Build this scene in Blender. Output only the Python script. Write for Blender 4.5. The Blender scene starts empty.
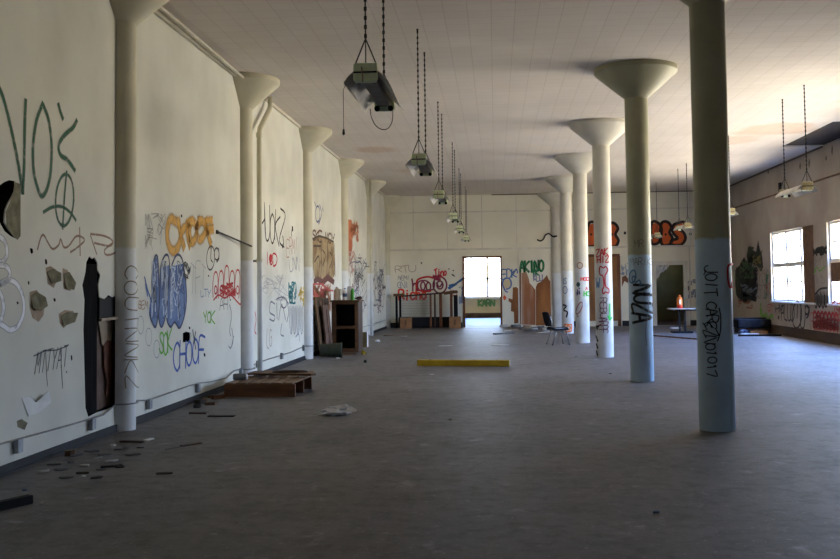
import bpy, bmesh, math, random
from mathutils import Vector, Matrix
R = random.Random(7)
C = bpy.context.scene.collection
sc = bpy.context.scene
PI = math.pi

# ------------------------------------------------------------------ room measures (metres)
EYE = 1.55
FPX, YAW, PITCH, ROLL, SHY = 962.0, 0.0776, 0.0457, 0.0117, -36.2
XL, XR, D, H = -4.2, 8.5, 36.95, 5.08
YF = -7.0                       # front wall, behind the camera
CX, CY0, BAY = 2.335, 10.54, 5.27
CR, ZC, CAPR = 0.187, 4.58, 0.667
PR = 0.165

def ray(px, py):
    """direction of the sight line through a point of the photograph"""
    a, b = px - 420.0, py - 279.5
    c, s = math.cos(ROLL), math.sin(ROLL)
    X = a * c - b * s
    Y = a * s + b * c
    Y -= SHY
    r, u = X / FPX, -Y / FPX
    fw = math.cos(PITCH) - u * math.sin(PITCH)
    z = math.sin(PITCH) + u * math.cos(PITCH)
    return Vector((r * math.cos(YAW) - fw * math.sin(YAW), r * math.sin(YAW) + fw * math.cos(YAW), z))
EYEP = Vector((0, 0, EYE))

def cyl_hit(d, cx, cy, r):
    A = d.x * d.x + d.y * d.y
    B = -2 * (d.x * cx + d.y * cy)
    Cc = cx * cx + cy * cy - r * r
    disc = B * B - 4 * A * Cc
    if disc < 0:
        disc = 0.0
    t = (-B - math.sqrt(disc)) / (2 * A)
    p = EYEP + d * t
    n = Vector((p.x - cx, p.y - cy, 0)).normalized()
    return p, n

def hit(surf, px, py):
    d = ray(px, py)
    if surf == 'left':
        return EYEP + d * (XL / d.x), Vector((1, 0, 0))
    if surf == 'right':
        return EYEP + d * (XR / d.x), Vector((-1, 0, 0))
    if surf == 'back':
        return EYEP + d * (D / d.y), Vector((0, -1, 0))
    if surf == 'floor':
        return EYEP + d * (-EYE / d.z), Vector((0, 0, 1))
    if surf == 'ceil':
        return EYEP + d * ((H - EYE) / d.z), Vector((0, 0, -1))
    if surf[0] == 'c':
        return cyl_hit(d, CX, CY0 + BAY * int(surf[1]), CR)
    if surf[0] == 'p':
        return cyl_hit(d, XL, CY0 + BAY * int(surf[1]), PR)
    if surf[0] == 'y':
        return EYEP + d * (float(surf[1:]) / d.y), Vector((0, -1, 0))
def F(px, py):
    return hit('floor', px, py)[0]

# ------------------------------------------------------------------ materials
def mat(name, col, rough=0.75, col2=None, scale=4.0, amt=1.0, detail=6.0, bump=0.0, metal=0.0, lo=0.35, hi=0.7, stretch=None, coords='Object', spec=0.3):
    m = bpy.data.materials.new(name); m.use_nodes = True
    nt = m.node_tree; N = nt.nodes; L = nt.links
    b = N['Principled BSDF']
    b.inputs['Roughness'].default_value = rough
    b.inputs['Metallic'].default_value = metal
    b.inputs['Specular IOR Level'].default_value = spec
    c1 = (*col, 1)
    if col2 is None:
        col2 = tuple(x * 0.8 for x in col)
    tc = N.new('ShaderNodeTexCoord')
    src = tc.outputs[coords]
    if stretch:
        mp = N.new('ShaderNodeMapping'); mp.inputs['Scale'].default_value = stretch
        L.new(src, mp.inputs['Vector']); src = mp.outputs['Vector']
    nz = N.new('ShaderNodeTexNoise'); nz.inputs['Scale'].default_value = scale; nz.inputs['Detail'].default_value = detail
    L.new(src, nz.inputs['Vector'])
    rp = N.new('ShaderNodeValToRGB')
    rp.color_ramp.elements[0].position = lo; rp.color_ramp.elements[0].color = (*col2, 1)
    rp.color_ramp.elements[1].position = hi; rp.color_ramp.elements[1].color = c1
    L.new(nz.outputs['Fac'], rp.inputs['Fac'])
    L.new(rp.outputs['Color'], b.inputs['Base Color'])
    if bump:
        bp = N.new('ShaderNodeBump'); bp.inputs['Strength'].default_value = bump; bp.inputs['Distance'].default_value = 0.02
        L.new(nz.outputs['Fac'], bp.inputs['Height']); L.new(bp.outputs['Normal'], b.inputs['Normal'])
    return m

PAINTS = {}
def paint(col, soft=0.0, alpha=1.0):
    """sprayed or brushed paint; soft: width of the over-spray at the edge of a stroke (UV x runs across it)"""
    k = (col, soft, alpha)
    if k in PAINTS: return PAINTS[k]
    m = bpy.data.materials.new('spray_paint'); m.use_nodes = True
    nt = m.node_tree; N = nt.nodes; L = nt.links
    b = N['Principled BSDF']; b.inputs['Roughness'].default_value = 0.6; b.inputs['Specular IOR Level'].default_value = 0.2
    b.inputs['Base Color'].default_value = (*col, 1)
    if soft or alpha < 1:
        uv = N.new('ShaderNodeUVMap'); sx = N.new('ShaderNodeSeparateXYZ'); L.new(uv.outputs['UV'], sx.inputs[0])
        nz = N.new('ShaderNodeTexNoise'); nz.inputs['Scale'].default_value = 14.0
        tc = N.new('ShaderNodeTexCoord'); L.new(tc.outputs['Object'], nz.inputs['Vector'])
        a = N.new('ShaderNodeMath'); a.operation = 'SUBTRACT'; a.inputs[1].default_value = 0.5; L.new(sx.outputs['X'], a.inputs[0])
        ab = N.new('ShaderNodeMath'); ab.operation = 'ABSOLUTE'; L.new(a.outputs[0], ab.inputs[0])
        mr = N.new('ShaderNodeMapRange'); mr.inputs['From Min'].default_value = 0.5; mr.inputs['From Max'].default_value = 0.5 - max(soft, 0.01) * 0.5
        mr.inputs['To Min'].default_value = 0.0; mr.inputs['To Max'].default_value = alpha; mr.interpolation_type = 'SMOOTHSTEP'
        L.new(ab.outputs[0], mr.inputs['Value'])
        mu = N.new('ShaderNodeMapRange'); mu.inputs['From Min'].default_value = 0.3; mu.inputs['From Max'].default_value = 0.5; mu.inputs['To Min'].default_value = 0.6
        L.new(nz.outputs['Fac'], mu.inputs['Value'])
        m2 = N.new('ShaderNodeMath'); m2.operation = 'MULTIPLY'; L.new(mr.outputs[0], m2.inputs[0]); L.new(mu.outputs[0], m2.inputs[1])
        L.new(m2.outputs[0], b.inputs['Alpha'])
    PAINTS[k] = m
    return m

# ------------------------------------------------------------------ mesh builder
class MB:
    def __init__(s): s.v = []; s.f = []; s.uv = None; s.fuv = []
    def add(s, vs, fs, uvs=None):
        o = len(s.v); s.v += [tuple(v) for v in vs]; s.f += [tuple(i + o for i in f) for f in fs]
        for f in fs: s.fuv.append([uvs[i] for i in f] if uvs else [(0.5, 0.0)] * len(f))
        return s
    def box(s, c, size, rz=0.0, rx=0.0, ry=0.0, M=None):
        x, y, z = (q / 2 for q in size)
        T = Matrix.Translation(Vector(c)) @ Matrix.Rotation(rz, 4, 'Z') @ Matrix.Rotation(ry, 4, 'Y') @ Matrix.Rotation(rx, 4, 'X')
        if M: T = M @ T
        vs = [T @ Vector((a * x, b * y, e * z)) for a in (-1, 1) for b in (-1, 1) for e in (-1, 1)]
        return s.add(vs, [(0, 1, 3, 2), (4, 6, 7, 5), (0, 4, 5, 1), (2, 3, 7, 6), (0, 2, 6, 4), (1, 5, 7, 3)])
    def bar(s, a, b, w, h):
        a, b = Vector(a), Vector(b); d = b - a; n = d.normalized()
        up = Vector((0, 0, 1)) if abs(n.z) < 0.95 else Vector((1, 0, 0))
        sd = n.cross(up).normalized(); u = sd.cross(n)
        vs = [p + sd * (i * w / 2) + u * (j * h / 2) for p in (a, b) for i in (-1, 1) for j in (-1, 1)]
        return s.add(vs, [(0, 1, 3, 2), (4, 6, 7, 5), (0, 4, 5, 1), (2, 3, 7, 6), (0, 2, 6, 4), (1, 5, 7, 3)])
    def tube(s, path, r, n=8, cap=True):
        path = [Vector(p) for p in path]; rings = []; up0 = None
        rr = r if isinstance(r, (list, tuple)) else [r] * len(path)
        for i, p in enumerate(path):
            t = (path[min(i + 1, len(path) - 1)] - path[max(i - 1, 0)]).normalized()
            if up0 is None: up0 = Vector((0, 0, 1)) if abs(t.z) < 0.9 else Vector((1, 0, 0))
            sd = t.cross(up0)
            if sd.length < 1e-5: sd = t.cross(Vector((0, 1, 0)))
            sd.normalize(); u = sd.cross(t).normalized(); up0 = u
            rings.append([p + (sd * math.cos(2 * PI * k / n) + u * math.sin(2 * PI * k / n)) * rr[i] for k in range(n)])
        vs = [v for g in rings for v in g]; fs = []
        for i in range(len(path) - 1):
            for k in range(n):
                a, b = i * n + k, i * n + (k + 1) % n
                fs.append((a, b, b + n, a + n))
        if cap: fs += [tuple(range(n))[::-1], tuple(range(len(vs) - n, len(vs)))]
        return s.add(vs, fs)
    def lathe(s, prof, n=32, a0=0.0, a1=2 * PI, M=None, close=True):
        full = abs(a1 - a0 - 2 * PI) < 1e-6
        m = n if full else n + 1; vs = []
        for r, z in prof:
            for k in range(m):
                a = a0 + (a1 - a0) * k / n
                v = Vector((r * math.cos(a), r * math.sin(a), z)); vs.append(M @ v if M else v)
        fs = []
        for i in range(len(prof) - 1):
            for k in range(n):
                a, b = i * m + k, i * m + ((k + 1) % m if full else k + 1)
                fs.append((a, b, b + m, a + m))
        if full and close:
            if prof[0][0] > 1e-6: fs.append(tuple(range(n))[::-1])
            if prof[-1][0] > 1e-6: fs.append(tuple(range(len(vs) - n, len(vs))))
        return s.add(vs, fs)
    def poly(s, pts, thick=0.0, n=None):
        """a flat filled outline; thick along n"""
        pts = [Vector(p) for p in pts]
        bm = bmesh.new(); vv = [bm.verts.new(p) for p in pts]
        es = [bm.edges.new((vv[i], vv[(i + 1) % len(vv)])) for i in range(len(vv))]
        bmesh.ops.triangle_fill(bm, edges=es, use_beauty=True, normal=n if n else (0, 0, 0))
        bm.verts.index_update()
        vs = [v.co.copy() for v in bm.verts]; fs = [[v.index for v in f.verts] for f in bm.faces]; bm.free()
        if n is not None:
            q = []
            for f in fs:
                nn = (vs[f[1]] - vs[f[0]]).cross(vs[f[2]] - vs[f[0]])
                q.append(f if nn.dot(n) > 0 else f[::-1])
            fs = q
        if thick and n is not None:
            k = len(vs); n = Vector(n)
            top = [v + n * thick for v in vs]
            side = [(i, (i + 1) % k, (i + 1) % k + k, i + k) for i in range(k)]
            s.add(vs + top, [tuple(i + k for i in f) for f in fs] + [tuple(f[::-1]) for f in fs] + side)
        else:
            s.add(vs, fs)
        return s
    def ribbon(s, pts, nrm, w, taper=False):
        n = len(pts); vs = []; uv = []
        if n < 2: return s
        acc = 0.0
        pts2, nr2 = list(pts), list(nrm)
        # run the ends out by half a width so strokes end softly
        e0 = (pts[0] - pts[1]); e1 = (pts[-1] - pts[-2])
        if e0.length > 1e-6: pts2[0] = pts[0] + e0.normalized() * w * 0.3
        if e1.length > 1e-6: pts2[-1] = pts[-1] + e1.normalized() * w * 0.3
        for i in range(n):
            t = pts2[min(i + 1, n - 1)] - pts2[max(i - 1, 0)]
            if t.length < 1e-9: t = Vector((0, 0, 1))
            sd = nr2[i].cross(t.normalized()).normalized()
            k = 0.5 * w * (0.75 if taper and i in (0, n - 1) else 1)
            vs += [pts2[i] - sd * k, pts2[i] + sd * k]; uv += [(0.0, i / n), (1.0, i / n)]
        return s.add(vs, [(2 * i, 2 * i + 2, 2 * i + 3, 2 * i + 1) for i in range(n - 1)], uv)
    def build(s, name, material, parent=None, smooth=False, origin=None):
        me = bpy.data.meshes.new(name)
        o0 = Vector(origin) if origin is not None else Vector((0, 0, 0))
        me.from_pydata([tuple(Vector(v) - o0) for v in s.v], [], s.f)
        uvl = me.uv_layers.new(name='UVMap')
        flat = [c for f in s.fuv for u in f for c in u]
        uvl.data.foreach_set('uv', flat)
        me.materials.append(material)
        if smooth:
            for p in me.polygons: p.use_smooth = True
        me.update()
        o = bpy.data.objects.new(name, me); C.objects.link(o)
        o.location = o0
        if parent is not None:
            o.parent = parent
        return o

def sharp(o, deg=40):
    """smooth shading with sharp creases"""
    me = o.data
    bm = bmesh.new(); bm.from_mesh(me)
    for f in bm.faces: f.smooth = True
    for e in bm.edges:
        if len(e.link_faces) == 2 and e.calc_face_angle(0) > math.radians(deg): e.smooth = False
    bm.to_mesh(me); bm.free()
    return o
def bevel(o, w, seg=2):
    m = o.modifiers.new('bevel', 'BEVEL'); m.width = w; m.segments = seg; m.limit_method = 'ANGLE'; m.angle_limit = math.radians(40)
    return o
def tag(o, label=None, cat=None, group=None, kind=None):
    if label: o['label'] = label
    if cat: o['category'] = cat
    if group: o['group'] = group
    if kind: o['kind'] = kind
    return o
def empty(name, loc, rz=0.0, label=None, cat=None, group=None, kind=None):
    o = bpy.data.objects.new(name, None); C.objects.link(o); o.location = loc; o.rotation_euler = (0, 0, rz)
    o.empty_display_size = 0.1
    return tag(o, label, cat, group, kind)
def kids(o): return [c for c in o.children]
def copy_tree(o, parent=None):
    c = o.copy(); C.objects.link(c)
    if parent is not None: c.parent = parent
    for ch in kids(o): copy_tree(ch, c)
    return c
def struct(o):
    o['kind'] = 'structure'; return o

def spline(pts, n=6, closed=False):
    """a smooth line through 2D points"""
    P = list(pts); out = []
    m = len(P)
    rng = range(m if closed else m - 1)
    for i in rng:
        if closed: p0, p1, p2, p3 = P[(i - 1) % m], P[i], P[(i + 1) % m], P[(i + 2) % m]
        else: p0, p1, p2, p3 = P[max(i - 1, 0)], P[i], P[i + 1], P[min(i + 2, m - 1)]
        for k in range(n):
            t = k / n
            out.append(tuple(0.5 * (2 * p1[j] + (p2[j] - p0[j]) * t + (2 * p0[j] - 5 * p1[j] + 4 * p2[j] - p3[j]) * t * t + (3 * p1[j] - p0[j] - 3 * p2[j] + p3[j]) * t ** 3) for j in range(2)))
    out.append(P[0] if closed else P[-1])
    return out
def dense(pts, step=3.0):
    out = [pts[0]]
    for a, b in zip(pts, pts[1:]):
        n = max(1, int(math.hypot(b[0] - a[0], b[1] - a[1]) / step))
        out += [(a[0] + (b[0] - a[0]) * k / n, a[1] + (b[1] - a[1]) * k / n) for k in range(1, n + 1)]
    return out
def oval(cx, cy, rx, ry, rot=0.0, n=20, a0=0.0, a1=2 * PI):
    c, s = math.cos(rot), math.sin(rot); out = []
    for k in range(n + 1):
        a = a0 + (a1 - a0) * k / n
        x, y = rx * math.cos(a), ry * math.sin(a)
        out.append((cx + x * c - y * s, cy + x * s + y * c))
    return out

# ------------------------------------------------------------------ lettering by strokes
GL = {
 'A': '0,0 2,6 4,0;.8,2.2 3.2,2.2', 'B': '0,0 0,6 2.6,6 3.5,4.8 2.6,3.4 0,3.2;2.6,3.2 4,1.8 3,0 0,0', 'C': '4,5 2.6,6 .8,5 0,3 .8,1 2.6,0 4,1',
 'D': '0,0 0,6 2.4,6 4,4 4,2 2.4,0 0,0', 'E': '4,6 0,6 0,0 4,0;0,3.1 3,3.1', 'F': '4,6 .3,6 0,0;.2,3.1 3.2,3.1', 'G': '4,5 2.4,6 .6,5 0,3 .8,.8 2.4,0 4,1 4,3 2.4,3',
 'H': '0,6 0,0;4,6 4,0;0,3 4,3.2', 'I': '2,6 2,0', 'J': '3.4,6 3.4,1.4 2.2,0 .6,.4 0,1.6', 'K': '0,6 0,0;4,6 .2,2.8 4,0', 'L': '0,6 0,0 4,0', 'M': '0,0 .4,6 2,2 3.6,6 4,0',
 'N': '0,0 .2,6 3.8,0 4,6', 'O': '2,6 .5,5 0,3 .5,1 2,0 3.5,1 4,3 3.5,5 2,6', 'P': '0,0 0,6 2.8,6 4,4.6 2.8,3 0,2.8', 'Q': '2,6 .5,5 0,3 .5,1 2,0 3.5,1 4,3 3.5,5 2,6;2.4,1.6 4.2,-.6',
 'R': '0,0 0,6 2.8,6 3.8,4.6 2.6,3.2 0,3;1.6,3 4,0', 'S': '4,5.2 2.4,6 .5,5.2 .6,3.7 3.3,2.5 3.8,1 2,0 0,.8', 'T': '0,6 4,6;2,6 2,0', 'U': '0,6 .2,1.4 2,0 3.8,1.4 4,6',
 'V': '0,6 2,0 4,6', 'W': '0,6 1,0 2,4 3,0 4,6', 'X': '0,6 4,0;4,6 0,0', 'Y': '0,6 2,3 4,6;2,3 1.6,0', 'Z': '0,6 4,6 0,0 4,0', '0': '2,6 .5,5 0,3 .5,1 2,0 3.5,1 4,3 3.5,5 2,6',
 '1': '1,5 2,6 2,0', '2': '0,5 2,6 4,5 3.6,3.4 0,0 4,0', '3': '0,5.4 2.4,6 3.8,4.8 1.6,3.2 4,1.8 2.4,0 0,.7', '4': '3,0 3,6 0,2 4,2', '7': '0,6 4,6 1.4,0', '8': '2,6 .6,4.8 2,3.2 3.6,1.6 2,0 .4,1.6 2,3.2 3.4,4.8 2,6',
 'r': '.4,4 .4,0;.4,2.6 1.8,4 3.4,3.6', 'i': '2,4 2,0;2,5.6 2,5.3', 'c': '3.6,3.4 2,4 .6,3.2 .4,1.4 1.6,0 3.6,.6', 'h': '.4,6 .4,0;.4,2.6 2,4 3.4,3 3.4,0', 'o': '2,4 .6,3 .6,1 2,0 3.4,1 3.4,3 2,4', 'p': '.4,4 .4,-2;.4,3 2,4 3.4,2.6 2.4,.2 .4,.6',
 'z': '.4,4 3.6,4 .4,0 3.6,0', 'y': '.4,4 2,1;3.6,4 1.2,-2', 'e': '.5,2 3.5,2.2 3,3.8 1.6,4 .5,2.6 .6,.8 2,0 3.5,.6', 'n': '.4,4 .4,0;.4,2.6 2,4 3.4,3 3.4,0', 't': '2,6 2,.8 3,0;.6,4 3.4,4', "'": '2,6 1.6,4.4', ' ': '',
}
EPS = [0.0022]
def quad(q):
    """q: bottom-left, bottom-right, top-left, top-right of the lettering on the photograph"""
    (ax, ay), (bx, by), (cx, cy), (dx, dy) = q
    def f(u, v):
        return (ax * (1 - u) * (1 - v) + bx * u * (1 - v) + cx * (1 - u) * v + dx * u * v,
                ay * (1 - u) * (1 - v) + by * u * (1 - v) + cy * (1 - u) * v + dy * u * v)
    return f
def rectq(x0, y0, x1, y1, dy=0.0, dyt=None):
    """upright lettering box, dy: how far its far end drops"""
    dyt = dy if dyt is None else dyt
    return quad(((x0, y1), (x1, y1 + dy), (x0, y0), (x1, y0 + dyt)))
def downq(x0, y0, x1, y1):
    """lettering that runs down, its tops to the far side"""
    return quad(((x0, y0), (x0, y1), (x1, y0), (x1, y1)))
def strokes_of(text, q, smooth=True, gap=0.25, jit=0.0, rnd=R):
    out = []; n = len(text); w = 1.0 / (n + gap * (n - 1))
    for i, ch in enumerate(text):
        u0 = i * w * (1 + gap); jy = rnd.uniform(-jit, jit); js = 1 + rnd.uniform(-jit, 2 * jit); rot = rnd.uniform(-3 * jit, 3 * jit)
        for st in GL.get(ch, '').split(';'):
            if not st.strip(): continue
            pts = [tuple(float(a) for a in p.split(',')) for p in st.split()]
            px = []
            for x, y in pts:
                a, b = (x / 4 - .5) * js, (y / 6 - .5) * js
                px.append(q(u0 + w * (.5 + a * math.cos(rot) - b * math.sin(rot) * .9), .5 + jy + a * math.sin(rot) * .8 + b * math.cos(rot)))
            if smooth and len(px) > 2: px = spline(px, 4)
            out.append(px)
    return out
def spray(surf, strokes, w, col, parent, label=None, name='graffiti_tag', soft=0.0, step=2.0, alpha=1.0, eps=None):
    """paint strokes, given on the photograph, onto the wall or column they are on; w: stroke width in metres"""
    mb = MB(); EPS[0] += 0.00006
    e = EPS[0] if eps is None else eps
    for st in strokes:
        pp, nn = [], []
        for x, y in dense(st, step):
            p, n = hit(surf, x, y)
            pp.append(p + n * e); nn.append(n)
        mb.ribbon(pp, nn, w)
    o = mb.build(name, paint(col, soft, alpha), parent)
    if label: o['label'] = label
    return o
def fill(surf, outline, col, parent, label=None, name='graffiti_piece', soft=0.0, alpha=1.0, material=None):
    mb = MB(); EPS[0] += 0.00006
    pp = []
    for x, y in outline:
        p, n = hit(surf, x, y); pp.append(p + n * EPS[0])
    mb.poly(pp, n=n)
    o = mb.build(name, material or paint(col, 0.0, alpha), parent)
    if label: o['label'] = label
    return o
# ------------------------------------------------------------------ materials of the place
M = {}
M['wall'] = mat('wall_paint', (.735, .735, .655), .8, (.62, .615, .54), 1.1, bump=.05, lo=.3, hi=.62)
M['backwall'] = mat('back_wall_paint', (.79, .755, .63), .8, (.69, .655, .53), .9, bump=.04, lo=.3, hi=.6)
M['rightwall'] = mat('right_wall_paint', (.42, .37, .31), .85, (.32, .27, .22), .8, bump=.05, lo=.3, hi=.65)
M['trimpaint'] = mat('trim_paint', (.70, .67, .58), .6, (.58, .54, .46), 3)
M['darkbase'] = mat('rubber_base', (.022, .024, .03), .7, (.012, .013, .016), 3)
M['brownbase'] = mat('wood_base', (.10, .065, .04), .6, (.05, .03, .02), 4, stretch=(1, .2, 1))
M['cavity'] = mat('cavity', (.012, .011, .010), .95, (.006, .006, .006), 6, spec=.02)  # near black: shade inside the wall holes, put into the colour
M['stud'] = mat('black_stud', (.014, .014, .015), .9, (.006, .006, .007), 10, stretch=(1, 1, .2), bump=.4, spec=.05)  # plain near-black tone, streaked along the height
M['hardboard'] = mat('hardboard', (.16, .10, .075), .75, (.09, .05, .035), 5, bump=.2)
M['rustpaper'] = mat('torn_paper', (.17, .06, .03), .8, (.08, .03, .02), 9, bump=.2)
M['beige'] = mat('beige_board', (.42, .34, .25), .8, (.3, .22, .15), 7)
M['oliveflake'] = mat('olive_backing', (.27, .25, .16), .85, (.14, .13, .08), 12, bump=.2)
M['white'] = mat('white_frame', (.80, .80, .78), .5, (.68, .68, .66), 6)
M['plywood'] = mat('plywood', (.30, .14, .05), .65, (.18, .075, .025), 3.5, stretch=(1, 1, .25), lo=.3, hi=.7)
M['redwood'] = mat('red_stained_wood', (.20, .075, .03), .6, (.11, .04, .018), 5, stretch=(1, 1, .2))
M['darkwood'] = mat('dark_wood', (.075, .038, .02), .55, (.03, .016, .01), 6, stretch=(1, 1, .25))
M['brownwood'] = mat('brown_wood', (.17, .085, .04), .6, (.09, .045, .02), 6, stretch=(.3, 1, 1))
M['black'] = mat('black_paint', (.014, .014, .016), .65, (.008, .008, .010), 8, spec=.12)
M['steel'] = mat('dull_steel', (.30, .30, .30), .45, (.2, .2, .2), 8, metal=.6)
M['chain'] = mat('chain_steel', (.05, .048, .045), .6, (.03, .03, .028), 12, metal=.3)
M['galv'] = mat('galvanised', (.33, .35, .37), .45, (.22, .23, .25), 10, metal=.5)
M['plaster'] = mat('plaster_crumb', (.55, .53, .50), .9, (.40, .38, .36), 15)
M['greenroom'] = mat('green_room_paint', (.22, .20, .09), .85, (.15, .14, .07), 2)
M['cream'] = mat('cream_room_paint', (.50, .44, .30), .8, (.42, .37, .25), 2)
M['substrate'] = mat('ceiling_substrate', (.075, .062, .052), .95, (.035, .03, .026), 2.2, bump=.3, stretch=(1, .3, 1))

def two_tone(name, up, lo_, zsplit, rough=.6):
    """old paint above, a newer coat up to a height on the shaft"""
    m = mat(name, up, rough, tuple(x * .82 for x in up), 2.2, bump=.04)
    nt = m.node_tree; N = nt.nodes; L = nt.links
    b = N['Principled BSDF']; src = b.inputs['Base Color'].links[0].from_socket
    tc = N.new('ShaderNodeTexCoord'); sp = N.new('ShaderNodeSeparateXYZ'); L.new(tc.outputs['Object'], sp.inputs[0])
    nz = N.new('ShaderNodeTexNoise'); nz.inputs['Scale'].default_value = 9; L.new(tc.outputs['Object'], nz.inputs['Vector'])
    ad = N.new('ShaderNodeMath'); ad.operation = 'MULTIPLY_ADD'; ad.inputs[1].default_value = .05; L.new(nz.outputs['Fac'], ad.inputs[0]); L.new(sp.outputs['Z'], ad.inputs[2])
    mr = N.new('ShaderNodeMapRange'); mr.inputs['From Min'].default_value = zsplit; mr.inputs['From Max'].default_value = zsplit + .03
    L.new(ad.outputs[0], mr.inputs['Value'])
    nz2 = N.new('ShaderNodeTexNoise'); nz2.inputs['Scale'].default_value = 3.0; nz2.inputs['Detail'].default_value = 5; L.new(tc.outputs['Object'], nz2.inputs['Vector'])
    r2 = N.new('ShaderNodeValToRGB'); r2.color_ramp.elements[0].position = .35; r2.color_ramp.elements[0].color = (*[x * .86 for x in lo_], 1)
    r2.color_ramp.elements[1].position = .6; r2.color_ramp.elements[1].color = (*lo_, 1); L.new(nz2.outputs['Fac'], r2.inputs['Fac'])
    mx = N.new('ShaderNodeMix'); mx.data_type = 'RGBA'
    L.new(mr.outputs[0], mx.inputs['Factor']); L.new(r2.outputs['Color'], mx.inputs['A']); L.new(src, mx.inputs['B'])
    L.new(mx.outputs['Result'], b.inputs['Base Color'])
    return m
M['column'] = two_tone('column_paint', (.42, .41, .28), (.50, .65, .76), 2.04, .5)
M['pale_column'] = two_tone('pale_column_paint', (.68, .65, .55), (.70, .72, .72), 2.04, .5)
M['pillar'] = two_tone('pillar_paint', (.63, .60, .46), (.70, .71, .70), 2.04, .6)

def ceiling_mat():
    m = mat('ceiling_tile', (.68, .63, .58), .9, (.61, .56, .51), .5, bump=0, lo=.3, hi=.65)
    nt = m.node_tree; N = nt.nodes; L = nt.links
    b = N['Principled BSDF']; src = b.inputs['Base Color'].links[0].from_socket
    tc = N.new('ShaderNodeTexCoord')
    br = N.new('ShaderNodeTexBrick'); br.offset = 0.0; br.squash = 1.0
    br.inputs['Scale'].default_value = 1.0; br.inputs['Brick Width'].default_value = .305; br.inputs['Row Height'].default_value = .305
    br.inputs['Mortar Size'].default_value = .006; br.inputs['Mortar Smooth'].default_value = .3; br.inputs['Bias'].default_value = 0
    br.inputs['Color1'].default_value = (1, 1, 1, 1); br.inputs['Color2'].default_value = (.93, .92, .91, 1); br.inputs['Mortar'].default_value = (.60, .56, .52, 1)
    L.new(tc.outputs['Object'], br.inputs['Vector'])
    mx = N.new('ShaderNodeMix'); mx.data_type = 'RGBA'; mx.blend_type = 'MULTIPLY'; mx.inputs['Factor'].default_value = .5
    L.new(src, mx.inputs['A']); L.new(br.outputs['Color'], mx.inputs['B'])
    # rust-coloured water stains, a few rings where the roof leaked
    cur = mx.outputs['Result']
    nz = N.new('ShaderNodeTexNoise'); nz.inputs['Scale'].default_value = .9; nz.inputs['Detail'].default_value = 5; L.new(tc.outputs['Object'], nz.inputs['Vector'])
    for (sx, sy, rad, st) in ((6.5, 22.6, 1.1, .5), (5.9, 24.2, .9, .35), (-3.0, 24.3, .8, .45), (-2.4, 29.0, .9, .25), (7.4, 19.0, .9, .3)):
        vd = N.new('ShaderNodeVectorMath'); vd.operation = 'DISTANCE'; vd.inputs[1].default_value = (sx, sy, H); L.new(tc.outputs['Object'], vd.inputs[0])
        ad = N.new('ShaderNodeMath'); ad.operation = 'MULTIPLY_ADD'; ad.inputs[1].default_value = 1.6; L.new(nz.outputs['Fac'], ad.inputs[0]); L.new(vd.outputs['Value'], ad.inputs[2])
        mr = N.new('ShaderNodeMapRange'); mr.inputs['From Min'].default_value = rad + .75; mr.inputs['From Max'].default_value = rad + .35; mr.inputs['To Max'].default_value = st
        L.new(ad.outputs[0], mr.inputs['Value'])
        m2 = N.new('ShaderNodeMix'); m2.data_type = 'RGBA'; m2.blend_type = 'MULTIPLY'; m2.inputs['B'].default_value = (.75, .5, .3, 1)
        L.new(mr.outputs[0], m2.inputs['Factor']); L.new(cur, m2.inputs['A']); cur = m2.outputs['Result']
    L.new(cur, b.inputs['Base Color'])
    return m
M['ceiling'] = ceiling_mat()

def floor_mat():
    m = mat('floor_vinyl', (.18, .168, .165), .55, (.118, .108, .108), .45, bump=0, lo=.3, hi=.7)
    nt = m.node_tree; N = nt.nodes; L = nt.links
    b = N['Principled BSDF']; src = b.inputs['Base Color'].links[0].from_socket
    b.inputs['Specular IOR Level'].default_value = .35
    tc = N.new('ShaderNodeTexCoord')
    def layer(cur, scale, lo, hi, col, fac, mode='MULTIPLY', detail=8, stretch=None):
        v = tc.outputs['Object']
        if stretch:
            mp = N.new('ShaderNodeMapping'); mp.inputs['Scale'].default_value = stretch; L.new(v, mp.inputs['Vector']); v = mp.outputs['Vector']
        nz = N.new('ShaderNodeTexNoise'); nz.inputs['Scale'].default_value = scale; nz.inputs['Detail'].default_value = detail; nz.inputs['Roughness'].default_value = .65
        L.new(v, nz.inputs['Vector'])
        mr = N.new('ShaderNodeMapRange'); mr.inputs['From Min'].default_value = lo; mr.inputs['From Max'].default_value = hi; mr.inputs['To Max'].default_value = fac
        L.new(nz.outputs['Fac'], mr.inputs['Value'])
        mx = N.new('ShaderNodeMix'); mx.data_type = 'RGBA'; mx.blend_type = mode; mx.inputs['B'].default_value = (*col, 1)
        L.new(mr.outputs[0], mx.inputs['Factor']); L.new(cur, mx.inputs['A'])
        return mx.outputs['Result'], nz
    cur, _ = layer(src, 1.7, .5, .68, (.62, .58, .55), .7)
    cur, n2 = layer(cur, 7.0, .5, .7, (.55, .52, .5), .6)
    cur, _ = layer(cur, 3.2, .6, .72, (.46, .45, .45), .5, 'MIX', 10)
    cur, _ = layer(cur, 26.0, .60, .70, (.45, .43, .41), .35, 'MIX', 3)
    L.new(cur, b.inputs['Base Color'])
    rr = N.new('ShaderNodeMapRange'); rr.inputs['To Min'].default_value = .42; rr.inputs['To Max'].default_value = .75; L.new(n2.outputs['Fac'], rr.inputs['Value']); L.new(rr.outputs[0], b.inputs['Roughness'])
    bp = N.new('ShaderNodeBump'); bp.inputs['Strength'].default_value = .12; bp.inputs['Distance'].default_value = .01; L.new(n2.outputs['Fac'], bp.inputs['Height']); L.new(bp.outputs['Normal'], b.inputs['Normal'])
    return m
M['floor'] = floor_mat()

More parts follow.
